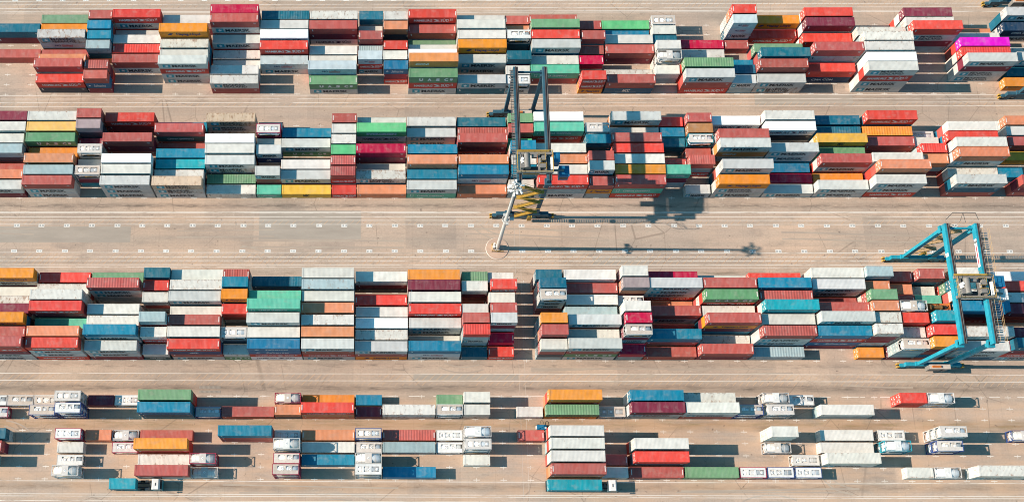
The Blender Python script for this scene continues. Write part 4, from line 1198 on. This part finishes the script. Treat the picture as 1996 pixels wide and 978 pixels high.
for (b, r, x, y, sz, h, st, fl) in stacks:
    rn = rowname(b, r); n = ORD[min(30, nth[(b, r, x, y)])]
    for k, code in enumerate(st):
        top = k == len(st)-1; z = k*h
        if code == 'x': code = random.choice(GENERIC)
        if code == 'F': continue
        where = '%s, %s, %s from left' % (rn, BLOCK[b], n)
        cname = PAL[code][2]
        if code in 'TUVJ':
            lab = 'white tank in %s frame, %s, %s' % (cname, ('topmost' if len(st) > 1 else 'single') if top else ('ground tier' if k == 0 else ORD[k+1]+' tier'), where)
            if fl[k] != '0': make_tank(code, x, y, z, h, lab)
            continue
        size = 'long' if sz == 'L' else 'short'
        mk = MARKS.get(code)
        if top: lab = '%s %s container on top, %s' % (cname, size, where)
        else: lab = '%s %s container%s, %s tier, %s' % (cname, size, (' with '+mk) if mk and len(mk.split()) < 3 else '', 'ground' if k == 0 else ORD[k+1], where)
        if fl[k] == '1': make_container(sz, code, x, y, z, h, lab, top)
        else: to_mass(sz, code, x, y, z, h, fl[k] == '2', top)
me = mass.mesh('stacked_containers', mats_mass)
ca = me.color_attributes.new('paint', 'FLOAT_COLOR', 'POINT')
buf = [0.0]*(4*len(mass.v))
for (a, e, c) in mcol:
    buf[4*a:4*e] = list(c)*(e-a)
ca.data.foreach_set('color', buf)
tag(obj('stacked_containers', me), 'lower shipping containers mostly hidden inside the stacks', 'containers', None, 'stuff')

# ------------------------------------------------------------------ gantry cranes
def make_crane(xw, xe, ys, yn, ztop, ty, label, stair_side, stair_mat, paint, rails_east=True, sign=False, cab_z=19.5, cabm=None):
    # xw/xe: centre lines of west and east legs, ys/yn: south and north sills, ty: centre of the trolley
    cx, cy = (xw+xe)/2, (ys+yn)/2
    root = thing('gantry_crane', (cx, cy, 0), label, 'gantry crane', 'rubber-tyred gantry cranes')
    hx, hy = (xe-xw)/2, (yn-ys)/2
    P = paint
    for sy in (-1, 1):
        y = sy*hy
        b = MB(); b.box(-hx-3.0, y-.45, 1.55, hx+3.0, y+.45, 2.65)
        for s in (-1, 1): b.box(s*hx-.9, y-.55, 2.652, s*hx+.9, y+.55, 3.0)
        sill = obj('sill_beam', b.mesh('crane_sill', [P]), root)
        for s in (-1, 1):
            g = MB(); xb = s*(hx+2.0)
            g.box(xb-1.9, y-.32, .95, xb+1.9, y+.32, 1.55); g.box(xb-.5, y-.38, .8, xb+.5, y+.38, 1.7)
            for k in (-1, 1): g.cbox((xb+k*1.2, y, 1.25), (.9, .9, .35)); g.cbox((xb+k*.5, y+.6, 1.35), (.5, .4, .45), 1)
            bog = obj('bogie', g.mesh('crane_bogie', [P, M['grey']]), root)
            for k in (-1, 1):
                w = MB(); w.tube((xb+k*1.2, y-.3, .76), (xb+k*1.2, y+.3, .76), .76, n=20); w.tube((xb+k*1.2, y-.32, .76), (xb+k*1.2, y+.32, .76), .36, n=14, m=1)
                obj('wheel', w.mesh('crane_wheel', [M['rubber'], M['grey']]), bog)
            f = MB(); xf = s*(hx+4.25)
            for q in (-1, 1): f.cbox((xf, y+q*.35, .9), (.5, .34, .9)); f.cbox((xf-s*.05, y+q*.35, .9), (.54, .36, .22), 1)
            obj('buffer', f.mesh('crane_buffer', [M['yellow'], M['rubber']]), root)
        for s in (-1, 1):
            l = MB(); l.beam((s*hx, y, 3.0), (s*hx, y, ztop-1.6), *((1.05, .72, 0, 1.0, .8) if rails_east else (.8, .7, 0, .75, .75)))
            l.box(s*hx-.75, y-.85, ztop-2.4, s*hx+.75, y+.85, ztop-1.6)
            obj('leg', l.mesh('crane_leg', [P]), root)
            lr = MB()   # cable tray on the leg
            lr.box(s*hx+.38, y-.15, 3.0, s*hx+.50, y+.15, ztop-2.4)
            obj('cable_tray', lr.mesh('crane_cable_tray', [M['rail']]), root)
        if sy > 0:
            t = MB(); t.box(-hx+.262, y-.2, ztop-1.4, hx-.425, y+.2, ztop-.95)
            obj('end_tie', t.mesh('crane_end_tie', [P]), root)
    for s in (-1, 1):
        x = s*hx; y0, y1 = -hy-.4, hy+.8
        g = MB(); g.box(x-.42, y0, ztop-1.45, x+.26, y1, ztop)
        gd = obj('girder', g.mesh('crane_girder', [P]), root)
        q = MB(); q.box(x+.02, y0, ztop+.002, x+.20, y1, ztop+.14)
        q.box(x+.262, y0, ztop-.22, x+.72, y1, ztop-.05, 1); q.box(x+.42, y0, ztop-.048, x+.52, y1, ztop+.04, 2)
        if s == -1 and not rails_east:
            w = MB(); xa, xb = x-1.3, x-.44
            for i in range(int((y1-y0-1)/.42)): w.box(xa, y0+.5+.42*i, ztop-.3, xb, y0+.66+.42*i, ztop-.24)
            for yy in [y0+.6+1.6*i for i in range(int((y1-y0-1.2)/1.6)+1)]:
                w.tube((xa+.03, yy, ztop-.24), (xa+.03, yy, ztop+.85), .035, n=5, m=1); w.box(xa+.1, yy-.05, ztop-.238, xb, yy+.05, ztop-.2, 1)
            w.tube((xa+.03, y0+.5, ztop+.85), (xa+.03, y1-.5, ztop+.85), .04, n=5, m=1)
            obj('walkway', w.mesh('crane_walkway', [M['grey'], M['rail']]), root)
        obj('crane_rail', q.mesh('crane_rail', [M['rail'], M['rail'], M['grey']]), gd)
        if s == 1 and rails_east:
            w = MB(); xa, xb = x+1.25, x+2.75
            for i in range(int((y1-y0-1.5)/.55)): w.box(xa, y0+.5+.55*i, ztop-1.3, xb, y0+.72+.55*i, ztop-1.24)
            for yy in [y0+.6+2.4*i for i in range(int((y1-y0-2)/2.4)+1)]:
                for xx in (xa+.03, xb-.03): w.tube((xx, yy, ztop-1.24), (xx, yy, ztop-.15), .035, n=5, m=1)
                w.box(x+.262, yy-.08, ztop-1.45, xb, yy+.08, ztop-1.301, 1)
            for xx in (xa+.03, xb-.03):
                for zz in (ztop-.15, ztop-.7): w.tube((xx, y0+.5, zz), (xx, y1-1.0, zz), .035, n=5, m=1)
            obj('walkway', w.mesh('crane_walkway', [M['deck'], M['tan']]), root)
    if sign:
        b = MB(); rect(b, -3.3, .18, 3.3, 1.42, 0); put_text(b, '5', -2.9, .35, -2.2, 1.25, 1, bold=.04)
        rect(b, -3.3, 1.3, 3.3, 1.42, 3, -.003); rect(b, -3.3, .18, 3.3, .30, 3, -.003); rect(b, -1.6, .62, 2.8, .98, 2, -.003)
        o = obj('sign_panel', b.mesh('crane_sign', [M['white'], M['black'], M['redl'], M['purple']]), root, (hx-.435, hy-6.0, ztop-1.6)); o.rotation_euler = (0, 0, -pi/2)
        b = MB(); put_text(b, '5', -.5, .2, .5, 1.4, 0, bold=.05)
        o = obj('crane_number', b.mesh('crane_number', [M['white']]), root, (-hx-.435, hy-6.5, ztop-1.6)); o.rotation_euler = (0, 0, -pi/2)
    # stair tower zigzagging between the legs
    st = MB(); y = stair_side*(hy)+(.95 if stair_side > 0 else -.95)
    n = 6; z0 = 3.0; dz = (ztop-2.4-z0)/n
    for k in range(n):
        xa, xb = (-hx+1.3, hx-1.3) if k % 2 == 0 else (hx-1.3, -hx+1.3)
        za, zb = z0+k*dz, z0+(k+1)*dz
        for yy in (y-.38, y+.38):
            st.beam((xa, yy, za), (xb, yy, zb), .07, .24)
            st.tube((xa, yy, za+1.0), (xb, yy, zb+1.0), .035, n=5)
            for j in range(6):
                t = j/5; xx = xa+(xb-xa)*t; zz = za+(zb-za)*t; st.tube((xx, yy, zz), (xx, yy, zz+1.0), .03, n=5)
        for j in range(16):
            t = (j+.5)/16; xx = xa+(xb-xa)*t; zz = za+(zb-za)*t; st.box(xx-.14, y-.34, zz-.02, xx+.14, y+.34, zz+.02)
        st.box(min(xb, xb+(.9 if xb > 0 else -.9)), y-.45, zb-.03, max(xb, xb+(.9 if xb > 0 else -.9)), y+.45, zb+.03)
        st.beam((-hx, y-.5, zb), (hx, y-.5, zb), .1, .16) if k % 2 else None
    obj('stairs', st.mesh('crane_stairs', [stair_mat]), root)
    # engine house and cable reel on the sills
    e = MB(); yy = -stair_side*hy
    e.box(-1.6, yy-1.5, 1.6, 3.0, yy-.5, 4.1); e.box(-1.7, yy-1.6, 4.1, 3.1, yy-.48, 4.2, 1); e.box(-1.2, yy-1.3, 4.2, .8, yy-.8, 4.5, 2)
    e.box(1.4, yy-1.52, 1.9, 1.9, yy-1.5, 3.6, 3)
    obj('engine_house', e.mesh('crane_engine_house', [M['grey'], M['deck3'], M['orange'], M['dgrey']]), root)
    c = MB(); c.box(hx-2.2, stair_side*hy-.3+stair_side*1.0, .8, hx-1.2, stair_side*hy+.3+stair_side*1.0, 2.9)
    obj('control_cabinet', c.mesh('crane_control_cabinet', [M['yellow']]), root)
    # bracing frame of thin rods over one end
    f = MB(); yb = stair_side*(hy+1.6)
    pts = [(-hx, yb, ztop), (-hx+1.2, yb+1.3*stair_side, ztop+.9), (hx-.4, yb+1.3*stair_side, ztop+.9), (hx+.6, yb, ztop)]
    for a, d in zip(pts, pts[1:]): f.tube(a, d, .06, n=6)
    f.tube((0, yb-.4*stair_side, ztop-.6), (.2, yb+1.3*stair_side, ztop+.9), .05, n=6); f.tube((hx*.4, yb-.4*stair_side, ztop-.6), (.2, yb+1.3*stair_side, ztop+.9), .05, n=6)
    obj('bracing_frame', f.mesh('crane_bracing_frame', [M['dgrey']]), root)
    # trolley
    t = MB(); y = ty-cy; z = ztop+.25
    for s in (-1, 1):
        t.box(-hx-.5, y+s*2.3-.3, z, hx+.9, y+s*2.3+.3, z+.5, 2)
        t.box(s*hx-.25, y-2.6, z-.12, s*hx+.25, y+2.6, z-.003, 0)
    t.box(-hx+.3, y-1.98, z+.02, -hx+.9, y+1.98, z+.4, 2); t.box(.9, y-1.98, z+.02, 1.4, y+1.98, z+.42, 2); t.box(hx-1.0, y-1.98, z+.02, hx-.5, y+1.98, z+.4, 2)
    t.box(-hx+.92, y-1.95, z+.05, -.75, y+1.95, z+.12, 1); t.box(1.42, y-1.95, z+.05, hx-1.02, y+1.95, z+.11, 1)
    t.box(-.7, y-1.95, z+.04, .88, y-.9, z+.10, 1)
    tr = obj('trolley', t.mesh('crane_trolley', [P, M['dgrey'], M['grey']]), root)
    d = MB(); d.tube((-hx+1.75, y-1.7, z+1.1), (-hx+1.75, y+1.7, z+1.1), .68, n=20)
    for yy in (-1.75, 1.7): d.tube((-hx+1.75, y+yy, z+1.1), (-hx+1.75, y+yy+.08, z+1.1), .8, n=20)
    obj('hoist_drum', d.mesh('crane_hoist_drum', [M['grey']]), tr)
    mo = MB()
    mo.cbox((-hx+.75, y-1.2, z+.9), (.9, 1.1, 1.0)); mo.cbox((1.9, y-1.1, z+.8), (1.3, .9, .9)); mo.cbox((2.2, y+.9, z+.7), (.9, 1.2, .8))
    mo.tube((-hx+.7, y+.5, z+.4), (-hx+.7, y+.5, z+1.5), .36, n=12, m=1); mo.tube((-hx+.75, y-.1, z+.4), (-hx+.75, y-.1, z+1.2), .3, n=12, m=1)
    mo.tube((1.4, y-.4, z+.9), (1.4, y+.8, z+.9), .3, n=12); mo.cbox((.1, y+1.4, z+.6), (1.2, .7, .7)); mo.cbox((hx+.55, y-.4, z+.7), (.5, 3.0, .5), 1)
    obj('hoist_motor', mo.mesh('crane_hoist_motors', [M['grey'], M['lampw']]), tr)
    r = MB()
    def fence(pts, h=1.05):
        for a, c in zip(pts, pts[1:]):
            for zz in (z+.5+h, z+.5+h*.5): r.tube((a[0], a[1], zz), (c[0], c[1], zz), .04, n=5)
            L = math.hypot(c[0]-a[0], c[1]-a[1]); m = max(1, int(L/1.2))
            for k in range(m+1): r.tube((a[0]+(c[0]-a[0])*k/m, a[1]+(c[1]-a[1])*k/m, z+.3), (a[0]+(c[0]-a[0])*k/m, a[1]+(c[1]-a[1])*k/m, z+.5+h), .035, n=5)
    fence([(-hx-.4, y+2.55), (hx+.8, y+2.55), (hx+.8, y-2.55), (-hx-.4, y-2.55), (-hx-.4, y+2.55)])
    fence([(.9, y+1.9), (2.5, y+1.9), (2.5, y+.2), (1.2, y+.2), (1.2, y-.6), (2.7, y-.6), (2.7, y-1.8)])
    r.box(-hx-.4, y+2.6, z+.28, hx+.2, y+3.1, z+.34, 0)
    obj('railing', r.mesh('crane_railing', [M['yellow'], M['tan']]), tr)
    h = MB(); h.box(-1.9, y-.7, ztop-4.6, 1.9, y+.7, ztop-3.9); h.box(-1.2, y-.5, ztop-3.9, 1.2, y+.5, ztop-3.4, 1)
    for xx in (-1.0, 1.0):
        for yy in (-.4, .4): h.tube((xx, y+yy, ztop-3.4), (xx, y+yy, z), .035, n=5, m=1)
    obj('head_block', h.mesh('crane_head_block', [M['yellow'], M['dgrey']]), root)
    x0 = hx+1.35; ew = 2.5 if rails_east else 1.2
    b = MB(); b.box(x0, y+.3, ztop-2.2, x0+ew, y+2.7, ztop+.2); b.box(x0-.1, y+.25, ztop+.2, x0+ew+.1, y+2.75, ztop+.3); b.box(hx+.47, y+1.2, ztop-.9, x0, y+1.8, ztop-.6)
    obj('electrical_house', b.mesh('crane_electrical_house', [M['cabin']]), root)
    b = MB(); x1 = x0+1.3; yb = y-2.3
    b.box(x1, yb, cab_z, x1+2.2, yb+2.4, cab_z+2.5); b.box(x1-.1, yb-.1, cab_z+2.5, x1+2.3, yb+2.5, cab_z+2.6); b.box(x1+.15, yb-.012, cab_z+.5, x1+2.05, yb, cab_z+1.7, 1); b.box(hx+.47, yb+1.0, cab_z+2.602, x1+1.0, yb+1.4, cab_z+3.0, 2)
    obj('operator_cabin', b.mesh('crane_operator_cabin', [cabm or M['cabw'], M['glass'], M['grey']]), root)
    if not rails_east: return root
    b = MB(); b.box(x0+.7, y-5.4, ztop-4.3, x0+3.0, y-2.9, ztop-2.0); b.box(x0-.5, y-4.3, ztop-2.6, x0+.7, y-4.0, ztop-2.3)
    b.box(x0+1.0, y-5.0, ztop-2.0, x0+1.8, y-4.4, ztop-1.7); b.beam((hx+.45, y-4.15, ztop-1.2), (x0+1.0, y-4.15, ztop-2.4), .15, .15)
    obj('machinery_house', b.mesh('crane_machinery_house', [M['cabin']]), root)
    return root
make_crane(127.0, 133.75, 60.7, 87.35, 23.0, 72.9, 'bright turquoise gantry crane with tan stairs over the lower block', 1, M['tan'], M['crane'], True, True)
make_crane(31.6, 38.45, 98.7, 126.3, 23.6, 102.4, 'dull blue gantry crane with yellow stairs over the upper block', -1, M['yellow'], M['crane2'], False, cabm=M['cabin'])
make_crane(162.0, 168.8, 131.3, 158.0, 22.0, 141.0, 'dark blue gantry crane cut off by the right edge over the top block', -1, M['yellow'], M['crane2'], False)

# ------------------------------------------------------------------ light mast
mast = thing('light_mast', (28.85, 90.42, 0), 'tall white tapered light mast with ring of floodlights on round plinth', 'light mast')
b = MB(); n = 40; b.v += [(0,0,.12)]+[(2.75*cos(2*pi*k/n), 2.75*sin(2*pi*k/n), .12) for k in range(n)]+[(2.85*cos(2*pi*k/n), 2.85*sin(2*pi*k/n), 0) for k in range(n)]
for k in range(n):
    k2 = (k+1) % n; b.f += [(0, 1+k, 1+k2), (1+k, 1+n+k, 1+n+k2, 1+k2)]; b.m += [0, 1]
obj('plinth', b.mesh('mast_plinth', [worn_patch('pinkish_concrete', (.52, .36, .27)), M['deck']]), mast)
b = MB(); b.tube((0,0,.12), (0,0,38.2), .52, .24, 16); b.tube((0,0,.12), (0,0,.5), .75, .75, 16); b.tube((0,0,19.0), (0,0,19.35), .62, .62, 16)
obj('pole', b.mesh('mast_pole', [M['mast']]), mast)
b = MB()
for z, r in ((37.3, .95), (38.2, .95)):
    for k in range(20): a, c = 2*pi*k/20, 2*pi*(k+1)/20; b.tube((r*cos(a), r*sin(a), z), (r*cos(c), r*sin(c), z), .05, n=5)
for k in range(6): a = 2*pi*k/6; b.tube((0,0,37.3), (.95*cos(a), .95*sin(a), 37.3), .05, n=5); b.tube((.95*cos(a), .95*sin(a), 37.3), (.95*cos(a), .95*sin(a), 38.3), .05, n=5)
b.tube((0,0,38.2), (0,0,38.7), .3, .1, 10)
obj('lamp_ring', b.mesh('mast_ring', [M['mast']]), mast)
for k, a in enumerate((2.35, 2.75, 3.14, 3.53, 3.95, .3, .9, 1.45, 1.9, 4.5, 5.0, 5.5, 5.95, -.1)):
    b = MB(); r = (1.0, 1.15, 1.25, 1.15, 1.0, 1.3, 1.0, 1.35, .8, 1.25, .8, 1.3, .7, .75)[k]
    b.tube((0,0,0), (.5,0,-.3), .14, .27, 12); b.tube((.5,0,-.3), (.54,0,-.325), .26, .24, 12, 1); b.cbox((-.12,0,.05), (.26,.26,.22)); b.tube((-.4,0,-.1),(0,0,.05),.05,n=5)
    o = obj('floodlight', b.mesh('mast_floodlight', [M['lampw'], M['grey']]), mast, (r*cos(a), r*sin(a), 37.7+.35*(k%3-1))); o.rotation_euler = (0, 0, a if k > 4 else pi)
b = MB()
for k in range(10):
    a, c = 2*pi*k/10, 2*pi*(k+1)/10; b.tube((.95*cos(a), .95*sin(a), 19.5), (.95*cos(c), .95*sin(c), 19.5), .07, n=5); b.tube((.5*cos(a), .5*sin(a), 19.2), (.95*cos(a), .95*sin(a), 19.5), .06, n=5)
b.cbox((1.3, .1, 19.3), (.9, .5, .5)); b.cbox((-.3, 1.1, 19.4), (.5, .7, .5)); b.cbox((.2, -1.0, 19.3), (.6, .5, .45))
obj('camera_bracket', b.mesh('mast_bracket', [M['mast']]), mast)
b = MB()
for (x0, y0, x1, y1) in ((-1.35,-.9,-1.35,.9), (-1.35,.9,-.3,1.0), (-1.35,-.9,1.4,-1.0)):
    for z in (.6, 1.15): b.tube((x0, y0, z), (x1, y1, z), .06, n=5)
    for t in (0, .5, 1): b.tube((x0+(x1-x0)*t, y0+(y1-y0)*t, .12), (x0+(x1-x0)*t, y0+(y1-y0)*t, 1.15), .06, n=5)
obj('guard_rail', b.mesh('mast_guard_rail', [M['yellow']]), mast)
b = MB(); b.box(-1.15, -.35, .12, -.65, .35, 1.6); b.box(-1.0, .45, .12, -.6, .8, 1.9)
obj('control_box', b.mesh('mast_control_box', [M['cabw']]), mast)

# ------------------------------------------------------------------ container trucks in the near lane
def make_truck(x_rear, length, x_cab, yc, label, code, sz, clabel):
    # trailer from x_rear eastwards, cab at x_cab (rear of the cab)
    t = thing('container_truck', ((x_rear+x_cab)/2, yc, 0), label, 'truck', 'container trucks in the front lane'); ox = (x_rear+x_cab)/2
    X = lambda x: x-ox
    b = MB()
    for s in (-1, 1): b.box(X(x_rear), s*.45-.09, .85, X(x_cab-.3), s*.45+.09, 1.2)
    k = x_rear
    while k < x_rear+length-.2: b.box(X(k), -1.2, 1.0, X(k)+.18, 1.2, 1.24); k += 1.9
    b.box(X(x_rear)-.15, -1.2, .6, X(x_rear), 1.2, 1.24)
    obj('trailer_chassis', b.mesh('trailer_chassis', [M['chassis']]), t)
    b = MB()
    for s in (-1, 1): b.box(X(x_cab)-3.6, s*.45-.12, .70, X(x_cab)+1.9, s*.45+.12, .845)
    b.box(X(x_cab)-1.9, -1.15, .55, X(x_cab)-1.2, -.65, 1.15, 1); b.box(X(x_cab)-1.9, .65, .55, X(x_cab)-1.2, 1.15, 1.15, 1)
    b.tube((X(x_cab)-1.05, -1.0, 1.0), (X(x_cab)-1.05, -.55, 1.0), .22, n=10, m=1); b.cbox((X(x_cab)-.6, .2, 1.3), (.4, .5, .4), 1)
    obj('tractor_chassis', b.mesh('tractor_chassis', [M['chassis'], M['grey']]), t)
    for xa in (x_rear+1.0, x_rear+2.3, x_cab-2.6, x_cab+1.0):
        for s in (-1, 1):
            w = MB(); y0 = s*.95; w.tube((X(xa), y0-.2, .5), (X(xa), y0+.2, .5), .5, n=16); w.tube((X(xa), y0-.21, .5), (X(xa), y0+.21, .5), .26, n=10, m=1)
            obj('wheel', w.mesh('truck_wheel', [M['rubber'], M['grey']]), t)
    b = MB(); c0 = X(x_cab)
    pr = [(0, .85), (0, 2.95), (.25, 3.1), (1.5, 3.1), (1.8, 2.75), (2.15, 1.75), (2.25, .6), (0, .6)]
    i = len(b.v)
    for s in (-1.2, 1.2):
        for (a, z) in pr: b.v.append((c0+a, s, z))
    m = len(pr)
    for k in range(m):
        k2 = (k+1) % m; b.f.append((i+k, i+m+k, i+m+k2, i+k2)); b.m.append(1 if k in (5, 6) else 0)
    b.f.append(tuple(i+k for k in range(m))); b.m.append(1); b.f.append(tuple(i+m+k for k in reversed(range(m)))); b.m.append(1)
    cab = obj('cab', b.mesh('truck_cab', [M['cabw'], M['teal']]), t)
    b = MB(); a0 = (1.83, 2.70); a1 = (2.12, 1.83)
    b.quad((c0+a0[0]+.02,-1.05,a0[1]),(c0+a1[0]+.02,-1.1,a1[1]),(c0+a1[0]+.02,1.1,a1[1]),(c0+a0[0]+.02,1.05,a0[1]))
    for s in (-1, 1): rect(b, c0+.5, 1.7, c0+1.75, 2.55, 0, s*1.208)
    obj('windscreen', b.mesh('truck_windscreen', [M['glass']]), cab)
    b = MB(); b.box(c0+.75, -.35, 3.102, c0+.95, .3, 3.16)
    obj('roof_hatch', b.mesh('truck_roof_hatch', [M['dgrey']]), cab)
    for s in (-1, 1):
        b = MB(); b.box(c0+2.0, s*1.45-.12, 2.0, c0+2.15, s*1.45+.12, 2.7); b.tube((c0+1.9, s*1.2, 2.6), (c0+2.05, s*1.4, 2.6), .03, n=5)
        obj('mirror', b.mesh('truck_mirror', [M['rubber']]), cab)
    make_container(sz, code, x_rear+.05, yc-W2, 1.25, 2.6, clabel, True, 'containers riding on trucks')
make_truck(-62.1, 6.3, -52.4, 31.95, 'truck with beige cab hauling a short turquoise container', 't', 'S', 'short turquoise container riding on the truck with the beige cab')
make_truck(38.4, 12.4, 52.4, 31.95, 'truck with white cab hauling a long turquoise container', 't', 'L', 'long turquoise container riding on the truck with the white cab')

# ------------------------------------------------------------------ flat rack carrying a machine, on the stack beside the right crane
for (b_, r_, x, y, sz, h, st, fl) in stacks:
    if st[-1] != 'F': continue
    z = h*(len(st)-1); L = 6.058
    t = thing('flat_rack', (x+L/2, y+W2, z), 'orange flat rack with upright ends beside the turquoise crane', 'flat rack')
    b = MB(); b.box(-L/2, -W2, 0, L/2, W2, .35)
    obj('base', b.mesh('rack_base', [M['orange']]), t)
    for s in (-1, 1):
        b = MB(); xa, xb = sorted((s*L/2, s*(L/2-.15)))
        for yy in (-W2, W2-.15): b.box(xa, yy, .352, xb, yy+.15, 1.7)
        b.box(xa, -W2+.15, .352, xb, W2-.15, 1.1)
        obj('end_wall', b.mesh('rack_end', [M['orange']]), t)
    m = thing('machine_part', (x+L/2, y+W2, z+.352), 'brown cylinder machine part lying on the orange flat rack', 'machine')
    b = MB(); b.tube((-1.9, 0, .75), (1.2, 0, .75), .42, n=18); b.tube((-1.95, 0, .75), (-1.6, 0, .75), .7, n=18); b.tube((.6, 0, .75), (.9, 0, .75), .62, n=18)
    b.box(-1.7, -.5, 0, -1.3, .5, .4); b.box(.4, -.5, 0, .8, .5, .4)
    obj('cylinder', b.mesh('machine_cylinder', [M['bronze']]), m)
    b = MB(); b.tube((1.75, 0, .0), (1.75, 0, .75), .85, .8, 20); b.tube((1.75, 0, .75), (1.75, 0, .95), .45, .4, 16, 1)
    obj('turntable', b.mesh('machine_turntable', [M['orange'], M['rubber']]), m)

# ------------------------------------------------------------------ small blue machine by the red container, drain grates
t = thing('tow_tractor', (38.0, 45.75, 0), 'small bright blue tow tractor parked behind the crimson container', 'tow tractor')
b = MB(); b.box(-1.2, -.55, .35, .5, .55, 1.0); b.box(-.3, -.6, 1.0, .95, .5, 1.15); b.box(.5, -.5, .35, 1.15, .4, .85); b.beam((-.9, -.3, 1.05), (.5, .35, 1.25), .25, .18)
obj('body', b.mesh('tractor_body', [M['cabin']]), t)
for x, y in ((-.8,-.62), (-.8,.62), (.7,-.62), (.7,.55)):
    b = MB(); b.tube((x, y-.12, .34), (x, y+.12, .34), .34, n=14); obj('wheel', b.mesh('tractor_wheel', [M['rubber']]), t)
b = MB()
for k in range(10): a, c = pi*k/10, pi*(k+1)/10; b.tube((.0+.4*cos(a), .75+.9*sin(a), .8), (.0+.4*cos(c), .75+.9*sin(c), .8), .04, n=5)
obj('tow_bar', b.mesh('tractor_tow_bar', [M['rubber']]), t)
b = MB(); b.cbox((-1.35, -.1, .7), (.25, .8, .5)); b.cbox((.75, -.25, 1.3), (.35, .35, .3))
obj('seat', b.mesh('tractor_seat', [M['cabw']]), t)
for i, (gx, gy) in enumerate(((-40.5, 55.35), (-40.5, 54.25))):
    b = MB(); b.box(-2.6, -.32, .0, 2.6, .32, .012)
    for k in range(17): b.box(-2.5+.3*k, -.27, .012, -2.38+.3*k, .27, .03, 1)
    tag(obj('drain_grate', b.mesh('drain_grate', [worn_patch('dusty_drain_cover', (.27, .225, .185)), worn_patch('drain_bars', (.38, .32, .265))]), None, (gx, gy, 0)), 'dark slotted drain grate in the lane, the one %s from the containers' % ('farther' if i == 0 else 'nearer') if False else ('dark slotted drain grate in the lane nearer the lower block' if i == 0 else 'dark slotted drain grate in the lane nearer the green container'), 'drain grate')
